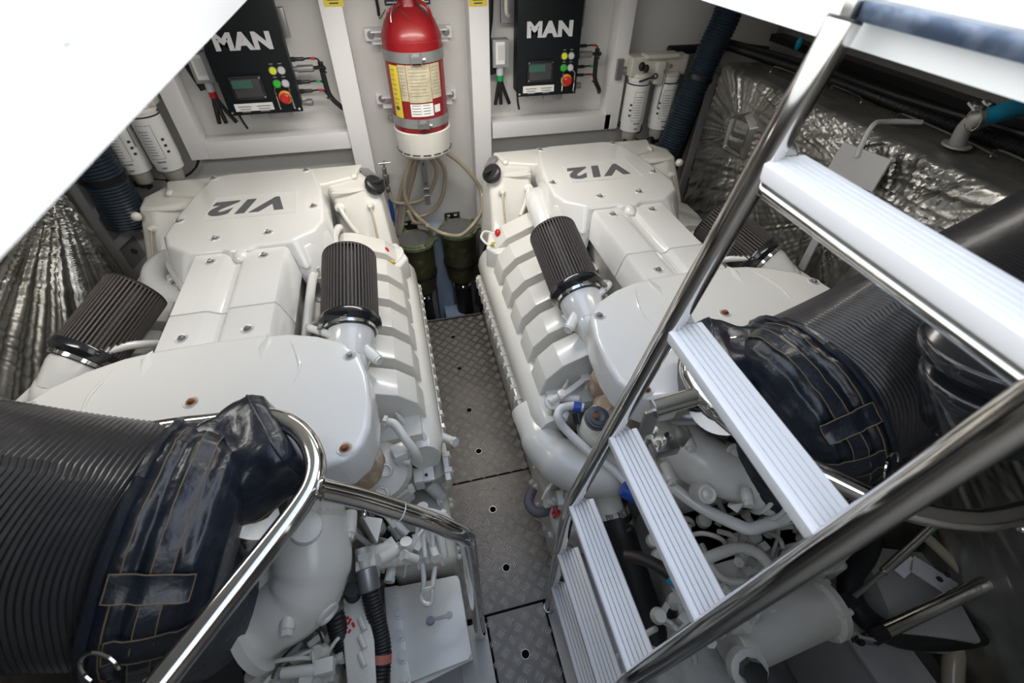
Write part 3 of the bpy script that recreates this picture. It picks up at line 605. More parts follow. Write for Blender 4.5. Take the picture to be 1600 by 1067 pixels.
# ------------------------------------------------------------------ engines
def mirror(p): return [(-x, y) for x, y in p[::-1]]
BS = {}
def cover_bolt(c, parent, rusty):
    "countersunk bolt in a shallow well"
    wl = put('bolt_well', G().lathe([(.0, .0185), (.0022, .0165), (.0005, .013), (-.001, .012)], c, (0, 0, 1), 24, cap=True), EC, parent)
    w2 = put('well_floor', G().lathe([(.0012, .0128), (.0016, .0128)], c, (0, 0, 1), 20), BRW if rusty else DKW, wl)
    put('bolt_head', G().lathe([(.001, .0065), (.008, .0065), (.0095, .005)], c, (0, 0, 1), 6).lathe([(.001, .0095), (.003, .0095)], c, (0, 0, 1), 16), RU if rusty else GS, wl)
DKW = mat('well_putty', (.45, .44, .41), .5)  # plain grey floor for the wells without rust
def engine(xe, lab, pos):
    r = root('marine_engine', (xe, 1.15, -.1), lab, 'engine')
    def E(x, y, z): return V((xe + x, y, z))
    def pt(name, g, m, p=None, **k): return put(name, g, m, p or r, **k)
    # crankcase and sump between the banks
    pt('crankcase', G().box(E(0, 1.25, .30), (.52, 1.15, .72)).box(E(0, 1.2, .02), (.6, 1.2, .2)), ED, bevel=.02)
    # valley clutter
    g = G()
    for k in range(9):
        for s in (-1, 1): g.tube([E(s * .17, .95 + k * .07, .62), E(s * (.2 + .02 * (k % 3)), .98 + k * .07, .70), E(s * .26, 1.0 + k * .07, .60)], .011, 8, 3)
    for s in (-1, 1):
        g.tube([E(s * .2, .8, .68), E(s * .2, 1.2, .69), E(s * .19, 1.55, .68)], .016, 8)
        g.box(E(s * .2, 1.2, .60), (.1, .9, .06))
    put('valley_pipes', g, ED, r, kind='stuff')
    pt('intercooler_box', G().box(E(0, 1.2, .72), (.3, .75, .16)), ED, bevel=.02)
    # --- top cover
    z = .895
    half = [(0, 2.09), (.13, 2.09), (.195, 2.075), (.235, 1.90), (.258, 1.72), (.262, 1.62), (.235, 1.555), (.17, 1.505), (.15, 1.49), (.05, 1.49), (.03, 1.475)]
    top = half + [(-x, y) for x, y in half[::-1] if x > 0]
    halfb = [(0, 2.11), (.14, 2.11), (.215, 2.09), (.255, 1.90), (.275, 1.72), (.282, 1.60), (.25, 1.52), (.195, 1.43), (.165, 1.455), (.055, 1.462), (.035, 1.447)]
    bot = halfb + [(-x, y) for x, y in halfb[::-1] if x > 0]
    tc = pt('top_cover', G().prism([(xe + x, y) for x, y in bot], z - .085, z, [(xe + x, y) for x, y in top]), EC, bevel=.013, seg=4, ang=50)
    pt('center_bump', G().ball(E(0, 1.478, z - .022), (.026, .045, .020)), EC, tc)
    # corner flaps that hang down at the front of the cover
    for s in (-1, 1):
        pt('cover_flap', G().loft([[E(s * .268, 1.60, z - .03), E(s * .20, 1.50, z - .03), E(s * .165, 1.475, z - .03)], [E(s * .288, 1.58, z - .09), E(s * .215, 1.44, z - .10), E(s * .165, 1.45, z - .09)],
                                   [E(s * .285, 1.56, z - .13), E(s * .19, 1.405, z - .155), E(s * .165, 1.44, z - .11)]], cap=True, closed=True), EC, tc, bevel=.004)
    # panel with the big letters, reading from the far side
    q = [(-.158, 1.700), (.158, 1.690), (.150, 1.87), (-.142, 1.875)]
    ed = [E(x, y, z + .0005) for x, y in q]
    pn = pt('letter_panel', G().loft([[p + V((0, 0, -.002)) for p in ed], ed]), EC, tc, bevel=.001, seg=1)
    for i in range(4): pt('panel_edge', G().beam(ed[i], ed[(i + 1) % 4], .003, .0028), EC, pn)
    text('engine_letters', 'V12', frame(E(0, 1.785, z + .001), (-1, 0, 0), (.05, -1, 0)), .135, GR, pn, .001, .007, .28, 1.06, 1.18)
    for x, y in ((-.237, 1.717), (-.089, 1.565), (.08, 1.567), (.221, 1.726), (-.19, 2.057), (.172, 2.058)):
        cover_bolt(E(x, y, z), tc, False)
    # --- middle cover with centre channel
    def midpf(y, k=1.0, lift=0):
        return [E(x * k, y, zz + lift) for x, zz in ((-.172, .79), (-.150, .868), (-.140, .882), (-.052, .882), (-.040, .880), (-.012, .866), (.004, .866), (.014, .880), (.026, .882), (.140, .882), (.150, .868), (.172, .79))]
    mc = pt('middle_cover', G().loft([midpf(1.55), midpf(1.183)]), EC, bevel=.004, seg=2, ang=25)
    mf = pt('middle_cover', G().loft([midpf(1.178), midpf(1.0), midpf(.94)]), EC, bevel=.004, seg=2, ang=25)
    for x, y in ((-.084, 1.441), (.078, 1.442)): cover_bolt(E(x, y, .8825), mc, False)
    for s in (-1, 1): cover_bolt(E(s * .082, 1.072, .8825), mf, False)
    # --- lower (front) cover
    hp = [(0, 1.035), (.13, 1.03), (.20, 1.02), (.27, .995), (.34, .955), (.382, .90), (.398, .82), (.405, .72), (.400, .66), (.38, .61), (.345, .582), (.28, .576), (.2, .59), (.08, .602), (0, .604)]
    pol = hp + [(-x, y) for x, y in hp[::-1] if x > 0]
    zc = .892
    hb = [(x * 1.015, .80 + (y - .80) * 1.0) for x, y in pol]
    lc = pt('front_cover', G().prism([(xe + x, y) for x, y in hb], zc - .105, zc, [(xe + x, y) for x, y in pol]), EC, bevel=.016, seg=4, ang=50)
    for s in (-1, 1):
        pt('cover_ridge', G().tube([E(s * .20, 1.0, zc - .003), E(s * .225, .93, zc - .001), E(s * .235, .87, zc - .001), E(s * .215, .78, zc - .004)], [.003, .004, .005, .005, .004, .003, .002], 8, 6), EC, lc)
        pt('cover_hump', G().loft([[E(s * .14, 1.035, zc - .004), E(s * .16, 1.0, zc - .002), E(s * .14, .9, zc - .002), E(s * .12, .98, zc - .002)], [E(s * .145, 1.02, zc + .001), E(s * .15, 1.0, zc + .003), E(s * .138, .93, zc + .001), E(s * .13, .98, zc + .002)]]), EC, lc)
        cover_bolt(E(s * .357, .894, zc), lc, False); cover_bolt(E(s * .348, .612, zc), lc, True)
    cover_bolt(E(0, .823, zc), lc, True)
    # --- expansion tank and side boxes at the back
    bx = pt('rear_tank', G().prism([(xe + x, y) for x, y in ((-.40, 2.14), (.40, 2.14), (.37, 2.02), (.24, 1.97), (-.24, 1.97), (-.37, 2.02))], .60, .868), EP, bevel=.012, seg=3)
    for s in (-1, 1):
        pp = [(s * x, y) for x, y in ((.25, 1.985), (.27, 1.955), (.40, 1.93), (.455, 1.95), (.465, 2.04), (.41, 2.12), (.27, 2.12))]
        bp_ = [(s * x, y) for x, y in ((.27, 1.80), (.30, 1.70), (.42, 1.66), (.49, 1.72), (.505, 1.95), (.44, 2.10), (.27, 2.10))]
        if s < 0: pp, bp_ = pp[::-1], bp_[::-1]
        tb = pt('side_tank', G().prism([(xe + x, y) for x, y in bp_], .54, .852, [(xe + x, y) for x, y in pp]), EP, bevel=.013, seg=3)
        wk = s * (1 if xe < 0 else -1) > 0
        def F(x, t): return E(s * x, 1.94 - .26 * t, .852 - .29 * t)     # on the sloping front of the tank
        FN = V((0, -.74, .67))
        pt('vent_fitting', G().lathe([(-.01, .017), (.012, .015), (.022, .009)], F(.415, .22), FN, 14), EP, tb)
        pt('overflow_pipe', G().tube([F(.415, .24) + FN * .02, F(.42, .4) + FN * .025, F(.43, .75) + FN * .025, E(s * .46, 1.69, .56)], .0045, 8), HZ, tb)
        pt('embossed_disc', G().ring(F(.405, .66), FN, .034, .004, 24, 6), EP, tb); pt('embossed_disc', G().ring(F(.405, .66), FN, .02, .004, 20, 6), EP, tb)
        pt('pipe_stub', G().lathe([(-.01, .02), (.01, .02), (.014, .014)], F(.29, .2), FN, 14).tube([F(.29, .2) + FN * .01, F(.31, .34) + FN * .012, F(.345, .50) + FN * .006], .0105, 10), EP, tb)
        pt('cast_rim', G().tube([F(.27, .04) + FN * .003, F(.33, .05) + FN * .004, F(.42, .03) + FN * .003], .005, 8), EP, tb)
        if wk:   # the side towards the walkway carries the filler cap and plate
            d = V((s * .55, -.35, .72)).normalized(); c = E(s * .440, 1.945, .848)
            cp = pt('filler_cap', G().lathe([(-.01, .036), (.0, .036), (.004, .044), (.020, .044), (.026, .034)], c, d, 24).box(c + d * .028, (.066, .012, .012), Matrix.Rotation(.5, 3, 'Z')), BK, tb, bevel=.002)
            cp['label'] = 'black filler cap'
            q = [E(s * a, b, e) for a, b, e in ((.375, 2.11, .862), (.425, 2.10, .858), (.468, 2.015, .850), (.43, 1.995, .862))]
            pt('data_plate', G().loft([q, [p + V((0, 0, .003)) for p in q]]), GS, tb)
        else: pt('end_vent', G().ball(E(s * .455, 1.90, .84), .018), EP, tb)
        pt('lifting_lug', G().ball(E(s * .36, 2.03, .862), (.018, .018, .012)), EP, tb)
        # charge air pipes beside the top cover
        if s < 0:
            pt('charge_pipe', G().tube([E(-.24, 1.86, .76), E(-.285, 1.78, .80), E(-.30, 1.69, .80), E(-.29, 1.58, .76), E(-.245, 1.48, .72), E(-.20, 1.42, .68), E(-.16, 1.36, .66)] if xe > 0 else [E(-.25, 1.80, .70), E(-.32, 1.73, .74), E(-.355, 1.64, .75), E(-.335, 1.55, .735), E(-.27, 1.49, .72), E(-.2, 1.47, .70)], .045, 20), EC, r)
            clamp('pipe_band', E(-.29, 1.56, .72), V((.6, -.75, -.4)), .046, r, .014, EP)
        if s > 0: pt('water_pipe', G().tube([E(.285, 1.80, .70), E(.285, 1.77, .77), E(.272, 1.68, .79), E(.270, 1.60, .785), E(.235, 1.53, .78), E(.208, 1.46, .78), E(.20, 1.36, .775), E(.195, 1.1, .76)], .0155, 12, 8), EC, r)
        g = G()
        for k in range(5): g.cyl(E(s * (.22 + .012 * k), 1.46 + .045 * k, .70), E(s * (.22 + .012 * k), 1.46 + .045 * k, .80), .009).box(E(s * (.225 + .012 * k), 1.455 + .045 * k, .74), (.02, .03, .05))
        put('bracket_bolts', g, EM, r, kind='stuff')
        pt('rear_pump', G().lathe([(0, .05), (.05, .06), (.07, .05), (.09, .05), (.10, .035)], E(s * .39, 1.64, .58), (0, 0, 1), 20).tube([E(s * .36, 1.66, .60), E(s * .34, 1.62, .68), E(s * .36, 1.56, .70)], .02, 10), EM, r, bevel=.002)
        # --- air filters
        a, b = (E(s * .354, 1.345, .893), E(s * .34, 1.12, .817)) if s * (1 if xe < 0 else -1) > 0 else (E(s * .275, 1.345, .872), E(s * .375, 1.165, .807)); ax = (b - a).normalized(); L = (b - a).length; R = .083
        u = V((1, 0, 0)); u = (u - ax * u.dot(ax)).normalized(); v = ax.cross(u)
        af = pt('air_filter', G().lathe([(-.006, R * .5), (-.006, R - .006), (-.002, R), (.006, R)], a, ax, 40), PD)
        af['label'] = 'cylindrical dark pleated air filter'
        NP = 50; rg = []
        for t in (0.002, L * .5, L):
            rg.append([a + ax * t + (u * math.cos(2 * PI * (i // 4 + (0, .1, .5, .6)[i % 4]) / NP) + v * math.sin(2 * PI * (i // 4 + (0, .1, .5, .6)[i % 4]) / NP)) * (R + .001 if i % 4 in (1, 2) else R - .012) for i in range(NP * 4)])
        pt('pleats', G().loft(rg), PL, af, ang=10)
        pt('rubber_rim', G().lathe([(L - .004, R + .004), (L + .004, R + .009), (L + .016, R + .009), (L + .022, R + .004), (L + .03, R - .006), (L + .044, R - .008), (L + .045, R - .014)], a, ax, 40, cap=False), GL, af)
        clamp('clamp_band', a + ax * (L + .037), ax, R - .0075, af, .010, CH)
        # turbo inlet
        c = a + ax * (L + .03)
        ti = pt('turbo_inlet', G().lathe([(0, R - .014), (.03, R - .014), (.06, .062), (.10, .052)], c, ax, 28, cap=True).tube([c + ax * .05, c + ax * .11, E(s * .30, .93, .74), E(s * .22, .86, .70)], .05, 16), EC, r, ang=30)
        for k in range(3):
            t = PI * (.15 + k * .35) if s > 0 else PI * (.15 + k * .35)
            d = u * math.cos(t) - v * math.sin(t); pt('inlet_rib', G().beam(c + d * .055 + ax * .035, c + d * .03 + ax * .11, .006, .045, up=d), EC, ti, bevel=.001)
        pt('breather_stub', G().cyl(c + ax * .07 + V((s * .03, 0, .02)), c + ax * .085 + V((s * .075, -.035, .0)), .017).cyl(c + ax * .085 + V((s * .075, -.035, .0)), c + ax * .087 + V((s * .082, -.04, 0)), .014), EC, ti)
        pt('breather_hose', G().tube([c + ax * .05 + V((-s * .03, 0, .04)), c + ax * .03 + V((-s * .08, .01, .04)), c + ax * .0 + V((-s * .12, .04, .0)), E(s * .2, 1.25, .72)], .012, 10), EC, ti)
        clamp('hose_clamp', c + ax * .035 + V((-s * .07, .008, .042)), V((-s, .3, 0)), .0135, ti, .006, BR)
        # --- cylinder heads
        pf = [(.25, .54), (.255, .745), (.30, .760), (.335, .755), (.450, .706), (.500, .655), (.517, .585), (.508, .48), (.27, .46)]
        for k in range(6):
            y0 = .895 + .15 * k; y1 = y0 + .100
            pr_ = lambda y, sc=1.0: [E(s * (.38 + (x - .38) * sc), y, .62 + (zz - .62) * sc) for x, zz in pf]
            hd = pt('cylinder_head_cover', G().loft([pr_(y0 - .003, .985), pr_(y0, 1.0), pr_(y1, 1.0), pr_(y1 + .003, .985)]), EP, bevel=.0025, seg=1, ang=16)
            for xx, zz in ((.335, .66), (.43, .61)):
                pt('cast_web', G().tube([E(s * xx, y0 - .012, zz + .035), E(s * (xx + .015), y0 - .022, zz), E(s * (xx + .03), y0 - .02, zz - .06)], [.004, .007, .009, .010, .010, .010], 8), EP, hd)
            a1, b1 = E(s * .40, y0 + .002, .7045), E(s * .40, y1 - .002, .7045)
            pt('seam_line', G().beam(a1, b1, .0015, .004), EM, hd)
            pt('core_plug', G().lathe([(0, .010), (.006, .008)], E(s * .355, y0 - .014, .625), (0, -1, .2), 12), BR, hd)
            if k in (3, 4): pt('barcode_sticker', G().loft([[E(s * .462, y0 + .02, .670), E(s * .495, y0 + .02, .637), E(s * .495, y0 + .055, .637), E(s * .462, y0 + .055, .670)], [E(s * .464, y0 + .02, .672), E(s * .497, y0 + .02, .639), E(s * .497, y0 + .055, .639), E(s * .464, y0 + .055, .672)]]), mat('sticker_grey', (.42, .38, .38), .5), hd)
        # --- manifold, flange, side panel
        g = G(); N_ = 14
        rings = []
        for y in (.80, .86, 1.05, 1.3, 1.55, 1.76, 1.80):
            sc = .75 if y in (.80, 1.80) else 1
            rings.append([E(s * (.495 + sc * .062 * math.cos(t)), y, .50 + sc * .085 * math.sin(t)) for t in [2 * PI * i / N_ for i in range(N_)]])
        pt('head_deck', G().box(E(s * .37, 1.3, .52), (.26, .96, .16)), EM, bevel=.01)
        mf_ = pt('manifold', g.loft(rings), EP, ang=50)
        for k in range(6): pt('manifold_saddle', G().lathe([(0, .052), (.012, .058), (.03, .04)], E(s * .50, .965 + .15 * k, .515), (s * .5, 0, .86), 18), EP, mf_)
        fl = pt('bolted_flange', G().box(E(s * .552, 1.27, .405), (.018, 1.04, .05)), EP, bevel=.004)
        g0 = None
        for k in range(18):
            y = .785 + k * .0575; c = E(s * .561, y, .415)
            if g0 is None: g0 = pt('flange_bolt', G().box(E(s * .556, y, .405), (.026, .02, .058)).lathe([(0, .008), (.010, .008)], c, (s, 0, .2), 6), EP, fl, bevel=.002, seg=1); c00 = ORG[g0.name].copy(); y00 = y
            else: again(g0, c00 + V((0, y - y00, 0)))
        sp = pt('side_panel', G().loft([[E(s * .553, .80, .39), E(s * .553, 1.79, .39), E(s * .515, 1.79, .03), E(s * .515, .84, .03)], [E(s * .50, .78, .39), E(s * .50, 1.79, .39), E(s * .46, 1.79, .03), E(s * .46, .82, .03)]]), EM)
        for k in range(4):
            pt('round_boss', G().lathe([(0, .034), (.005, .034), (.006, .026), (.003, .02)], E(s * .538, .93 + k * .24, .23), (s, 0, -.1), 20), EP, sp)
        for k in range(12): pt('panel_bolt', hexbolt(G(), E(s * .546, .80 + k * .086, .30 + .03 * (k % 2)), .007, .008, (s, 0, -.1)), EP, sp)
        # end cap of the manifold with its eye
        pt('manifold_eye', G().ring(E(s * .475, .825, .565), (0, -.75, .66), .026, .010, 24, 8).lathe([(0, .02), (.004, .02)], E(s * .475, .83, .56), (0, -.75, .66), 20), EP, r)
        # lifting eye, red cap, tag at the back corner by the walkway
        if s * (1 if xe < 0 else -1) > 0:
            lh = pt('cover_block', G().prism([(xe + s * x, y) for x, y in (((.30, 1.68), (.38, 1.80), (.50, 1.78), (.535, 1.66), (.50, 1.60), (.32, 1.62)) if s > 0 else ((.32, 1.62), (.50, 1.60), (.535, 1.66), (.50, 1.78), (.38, 1.80), (.30, 1.68)))], .52, .665), EC, bevel=.012, seg=3)
            if s > 0: a_ = [(600, 402), (612, 392), (624, 387), (629, 394), (624, 405), (613, 414)]
            else: a_ = [(776, 388), (766, 384), (757, 378), (752, 370), (757, 362), (768, 364), (779, 372)]
            le = pt('lifting_eye', G().tube([Z(u_, v_, .665) for u_, v_ in a_], .0055, 8), EC, lh)
            c = Z(603, 393, .69) if s > 0 else Z(778, 364, .69)
            kc = pt('dipstick_cap', G().ball(c, (.014, .02, .017)), RP, lh); kc['label'] = 'red cap'
            c = Z(613, 409, .68) if s > 0 else Z(770, 381, .68)
            pt('yellow_tag', G().box(c, (.018, .024, .004), Matrix.Rotation(.5 * s, 3, 'Z') @ Matrix.Rotation(.4 * s, 3, 'Y')), YD, lh)
        pt('turbo_scroll', G().lathe([(0, .04), (.01, .07), (.05, .08), (.09, .07), (.10, .04)], E(s * .31, .80, .60), (0, -1, .3), 24).lathe([(0, .05), (.06, .045)], E(s * .33, .83, .64), (0, 0, 1), 18), BRW if s * (1 if xe < 0 else -1) > 0 else EM, r, bevel=.003)
    return r, E
engL, EL = engine(-.556, 'white marine engine left of the walkway with its lettered top cover in the open', 'left')
engR, ER = engine(.844, 'white marine engine right of the walkway, partly behind the ladder', 'right')

# ------------------------------------------------------------------ front of the left engine
def part(name, g, m, r, **k): return put(name, g, m, r, **k)
def stub(g, p, q, r1, r2=None): return g.cyl(p, q, r1, r2)
r = engL
def cl_body(r, x0, x1, nm):
    part('gear_case', G().box(((x0 + x1) / 2, .66, .36), (x1 - x0, .28, .52)).box(((x0 + x1) / 2, .42, .16), ((x1 - x0) * .9, .34, .30)), EM, r, bevel=.02, seg=3)
cl_body(engL, -.86, -.34, 'l'); cl_body(engR, .63, 1.16, 'r')
for r_, x_ in ((engL, -.115), (engR, .403)):
    s_ = -1 if x_ < 0 else 1
    part('front_case', G().loft([[V((x_ - .10, y, z)), V((x_ + .10, y, z))] if 0 else [V((x_ + dx, yy, z)) for dx, yy in ((-.10, .56), (.10, .56), (.10, .86), (-.10, .86))] for z in (.05, .22, .28)]), EM, r_, bevel=.03, seg=4)
    for k in range(6): part('case_bolt', hexbolt(G(), V((x_ - s_ * .101, .60 + k * .045, .20 - .05 * (k % 2))), .009, .012, (-s_, 0, .2)), EP, r_)
def housing(r, c, rad, m=EP):
    h = part('pump_housing', G().lathe([(0, rad * .75), (.02, rad), (.09, rad), (.11, rad * .93), (.13, rad * .6), (.14, rad * .3)], c, (.0, -.45, .9), 32), m, r, ang=30)
    return h
c = Z(596, 722, .52) - V((0, 0, .06)); h = housing(r, c, .085)
for u, v, zz, rr in ((602, 735, .60, .02), (596, 772, .55, .022)):
    p = Z(u, v, zz); part('threaded_boss', G().lathe([(-.06, rr * 1.1), (0, rr), (.004, rr * .8), (-.004, rr * .55)], p, (0, -.5, .86), 8), EP, h, bevel=.002)
part('coolant_pipe', G().tube([Z(598, 668, .66), Z(606, 660, .68), Z(618, 664, .68), Z(632, 684, .66), Z(648, 706, .62), Z(655, 722, .56)], .0125, 12), EP, r)
clamp('hose_clamp', Z(604, 661, .68), (-1, .4, 0), .013, r, .008, EP)
part('pipe_block', G().box(Z(628, 708, .60), (.05, .045, .05), Matrix.Rotation(.3, 3, 'Z')).cyl(Z(612, 704, .60), Z(640, 712, .60), .014).cyl(Z(616, 716, .59), Z(642, 722, .58), .011), EP, r, bevel=.005)
part('engine_bracket', G().box(Z(668, 728, .44), (.035, .11, .012)).box(Z(650, 714, .45), (.05, .03, .01)).box(Z(655, 748, .42), (.03, .05, .05)), EP, r, bevel=.004)
for u, v in ((661, 708), (666, 742)): part('bracket_hole', G().lathe([(0, .005), (.002, .005)], Z(u, v, .45), (0, 0, 1), 12), BK, r)
for a, b, rr in ((((673, 692), (680, 722)), .44, .013), (((645, 728), (636, 770)), .42, .02), (((690, 720), (694, 765)), .36, .016), (((668, 755), (690, 775)), .36, .022)):
    part('cast_rib', G().cyl(Z(*a[0], b), Z(*a[1], b - .06), rr), EP, r, bevel=.003)
for u, v in ((683, 700), (692, 712), (697, 740), (696, 762), (686, 785)): part('case_bolt', hexbolt(G(), Z(u, v, .33), .008, .010, (.8, 0, .5)), EP, r)
# exhaust elbow casting
el = part('outlet_elbow', G().tube([Z(480, 790, .66), Z(482, 830, .64), Z(488, 880, .60), Z(470, 930, .56), Z(420, 965, .53), Z(385, 985, .52)], [.088, .09, .09, .086, .082, .08, .08], 28, 7), EP, r, ang=50)
part('elbow_flange', G().lathe([(-.012, .092), (-.01, .102), (.012, .102), (.016, .088)], Z(400, 978, .525), Z(385, 985, .52) - Z(420, 965, .53), 32), EP, el)
part('elbow_flange', G().lathe([(-.01, .086), (-.008, .092), (.008, .092), (.01, .086)], Z(480, 818, .645), (0, .9, .2), 32), EM, el)
part('elbow_boss', G().cyl(Z(498, 945, .56), Z(512, 958, .56), .03).ring(Z(512, 958, .56), Z(512, 958, .56) - Z(498, 945, .56), .022, .007, 24, 8), EP, el)
part('elbow_boss', G().cyl(Z(478, 830, .70), Z(478, 822, .74), .035), EP, el, bevel=.004)
for (a, b, z0) in (((398, 812), (394, 850), .66), ((548, 800), (545, 835), .62), ((452, 955), (448, 985), .60)):
    q = part('long_bolt', G().cyl(Z(*a, z0), Z(*b, z0), .017), EP, el, bevel=.003); hb_ = part('bolt_head', G().lathe([(0, .013), (.012, .013)], Z(*b, z0), Z(*b, z0) - Z(*a, z0), 6), EP, q)
part('cast_wedge', G().loft([[Z(565, 805, .60), Z(598, 810, .60), Z(590, 850, .60)], [Z(560, 812, .48), Z(600, 815, .48), Z(580, 850, .44)]]), EP, r, bevel=.004)
part('drain_pipe', G().tube([Z(400, 975, .50), Z(350, 990, .50), Z(250, 1010, .50)], .046, 18), EC, r)
bk = part('support_plate', G().loft([[Z(u, v, zz) for u, v in ((382, 862), (450, 862), (452, 905), (392, 948), (300, 1000), (300, 940))] for zz in (.60, .61)]), EP, r, bevel=.003)
bk['label'] = 'flat bracket plate with a rust stained bolt'
part('rusty_bolt', hexbolt(G(), Z(433, 912, .612), .011, .008), RU, bk); part('rusty_washer', G().lathe([(0, .017), (.002, .017)], Z(433, 912, .612), n=20), EP, bk)
part('plate_bolt', hexbolt(G(), Z(441, 868, .612), .009, .008), EP, bk)
# black hoses with grey sleeves
for pts, q in ((((514, 936, .50), (524, 965, .48), (533, 1000, .44), (556, 1040, .40), (585, 1085, .36)), 0), (((574, 900, .50), (580, 930, .48), (590, 975, .44), (597, 1020, .40), (592, 1090, .36)), 1)):
    P_ = [Z(*p) for p in pts]
    h = part('corrugated_hose', G().tube(P_, .021, 16, 5, corr=(.008, .0025)), RB, r)
    d = (P_[1] - P_[0]).normalized()
    part('grey_sleeve', G().lathe([(-.02, .022), (-.018, .026), (.03, .027), (.035, .024)], P_[0], d, 20), GS, h)
    part('hose_fitting', G().cyl(P_[0] - d * .07, P_[0], .014).lathe([(-.055, .020), (-.04, .020)], P_[0], d, 6), EM, h)
    part('red_mark', G().lathe([(0, .0242), (.02, .0242)], P_[3], (P_[4] - P_[3]), 16, cap=False), mat('faded_red', (.5, .16, .12), .5), h)
# electric box plate
ep = part('cover_plate', G().loft([[Z(u, v, .25 - k) for u, v in ((618, 917), (712, 899), (718, 905), (737, 1020), (732, 1030), (636, 1068))] for k in (.008, 0)]), EP, r, bevel=.002)
ep['label'] = 'flat white cover plate with a keyhole slot'
part('plate_slot', G().lathe([(0, .013), (.0015, .013)], Z(673, 970, .2502), n=20).beam(Z(680, 967, .2505), Z(700, 962, .2505), .010, .002).lathe([(0, .010), (.0015, .010)], Z(702, 961, .2502), n=20), ED, ep)
part('slot_knob', G().lathe([(0, .011), (.01, .010)], Z(673, 970, .251), n=16), GS, ep)
part('plate_body', G().loft([[Z(u, v, zz) for u, v in ((600, 925), (716, 899), (740, 1030), (640, 1080), (600, 1075))] for zz in (.0, .238)]), EM, r, bevel=.004)
part('hinge_flange', G().loft([[Z(u, v, zz) for u, v in ((600, 918), (622, 914), (646, 1090), (612, 1095))] for zz in (.22, .265)]), EP, r, bevel=.004)
for k in range(5): part('flange_bolt', hexbolt(G(), Z(619 + k * 3.6, 925 + k * 34, .266), .010, .010), EP, r)
# gearbox block with the red mark
gb = part('oil_filter_block', G().loft([[Z(u, v, zz) for u, v in ((535, 935), (568, 925), (585, 1000), (590, 1095), (545, 1095), (536, 1000))] for zz in (.30, .46)]), EM, r, bevel=.006)
for k in range(5): part('red_paint_fleck', G().box(Z(540 + (k % 3) * 6, 966 + k * 5, .462), (.016 - .002 * k, .006, .001), Matrix.Rotation(k, 3, 'Z')), RP, gb)
for k in range(3): part('elongated_boss', G().tube([Z(562, 965 + k * 28, .462), Z(570, 985 + k * 28, .462)], .007, 8), EM, gb)
part('filter_top', G().cyl(Z(552, 930, .46), Z(550, 920, .50), .02), RB, gb)
part('gearbox', G().box((-.62, .28, .17), (.55, .42, .36)).box((-.62, .05, .2), (.4, .3, .3)), EM, r, bevel=.025, seg=3)
# wiring plugs
wp = part('wiring_plugs', G().box(Z(660, 850, .40), (.05, .05, .05)).cyl(Z(668, 822, .44), Z(668, 880, .40), .012).cyl(Z(686, 830, .42), Z(694, 872, .38), .014).cyl(Z(652, 840, .42), Z(658, 890, .40), .011), EP, r, bevel=.003)
part('cable_loop', G().tube([Z(660, 880, .42), Z(662, 910, .40), Z(658, 932, .38), Z(664, 943, .38), Z(674, 940, .38), Z(676, 915, .40), Z(680, 885, .41)], .007, 8), EP, wp)
part('cable_loop', G().tube([Z(664, 870, .45), Z(662, 835, .47), Z(672, 826, .48), Z(676, 840, .46), Z(676, 870, .44)], .006, 8), EP, wp)
for u, v in ((668, 872), (668, 920)): part('cable_tie', G().ring(Z(u, v, .41), (0, 1, .2), .017, .003, 16, 6), EP, wp)
part('cross_pipe', G().tube([Z(560, 893, .48), Z(600, 880, .46), Z(640, 876, .42), Z(662, 866, .42)], .012, 10, corr=(.006, .001)), EM, r)
part('sensor_pipe', G().tube([Z(620, 850, .42), Z(645, 845, .42), Z(652, 828, .42), Z(648, 815, .42)], .006, 8), EP, r)
part('valve_block', G().box(Z(575, 880, .48), (.05, .06, .07)).cyl(Z(590, 875, .50), Z(620, 860, .46), .016).cyl(Z(582, 862, .50), Z(612, 852, .46), .014).box(Z(612, 856, .46), (.03, .04, .04), Matrix.Rotation(.5, 3, 'Z')).cyl(Z(572, 860, .50), Z(574, 900, .50), .016), EP, r, bevel=.003)
part('black_pulley', G().lathe([(0, .10), (.05, .10)], Z(640, 862, .22), (0, -1, .2), 28), RB, r)
part('black_pulley', G().lathe([(0, .10), (.06, .10)], Z(310, 1060, .42), (.2, -.6, .6), 32), RB, r)

def clutter(r, box, n, m, nm, zr, seed):
    "many small fittings, pipes and bolts cast on the block"
    rnd = random.Random(seed); g = G()
    for k in range(n):
        u = rnd.uniform(box[0], box[2]); v = rnd.uniform(box[1], box[3]); z = rnd.uniform(*zr); p = Z(u, v, z); t = rnd.random()
        d = V((rnd.uniform(-1, 1), rnd.uniform(-1, 1), rnd.uniform(-.3, .5))).normalized()
        if t < .35: L = rnd.uniform(.03, .08); g.cyl(p, p + d * L, rnd.uniform(.006, .014), n=10); g.lathe([(0, .015), (.012, .015)], p + d * L, d, 6)
        elif t < .6: g.tube([p, p + d * .04 + V((0, 0, .03)), p + d * .1, p + d * .13 - V((0, 0, .05))], rnd.uniform(.004, .009), 8, 4)
        elif t < .8: g.box(p, (rnd.uniform(.02, .05), rnd.uniform(.015, .04), rnd.uniform(.02, .05)), Matrix.Rotation(rnd.uniform(0, 3), 3, 'Z'))
        else: g.lathe([(0, .02), (.01, .022), (.03, .016)], p, V((d.x * .3, d.y * .3, 1)), 14)
    return put(nm, g, m, r, kind='stuff')
clutter(engL, (400, 1000, 520, 1067), 40, EM, 'small_fittings', (.38, .46), 3)
clutter(engL, (560, 790, 680, 880), 26, EP, 'small_fittings', (.36, .48), 5)
clutter(engL, (600, 680, 690, 790), 18, EP, 'cast_details', (.38, .5), 8)
part('servo_bracket', G().beam(Z(455, 1035, .47), Z(492, 1018, .47), .006, .04).beam(Z(492, 1018, .47), Z(496, 1050, .47), .006, .04), EM, r)
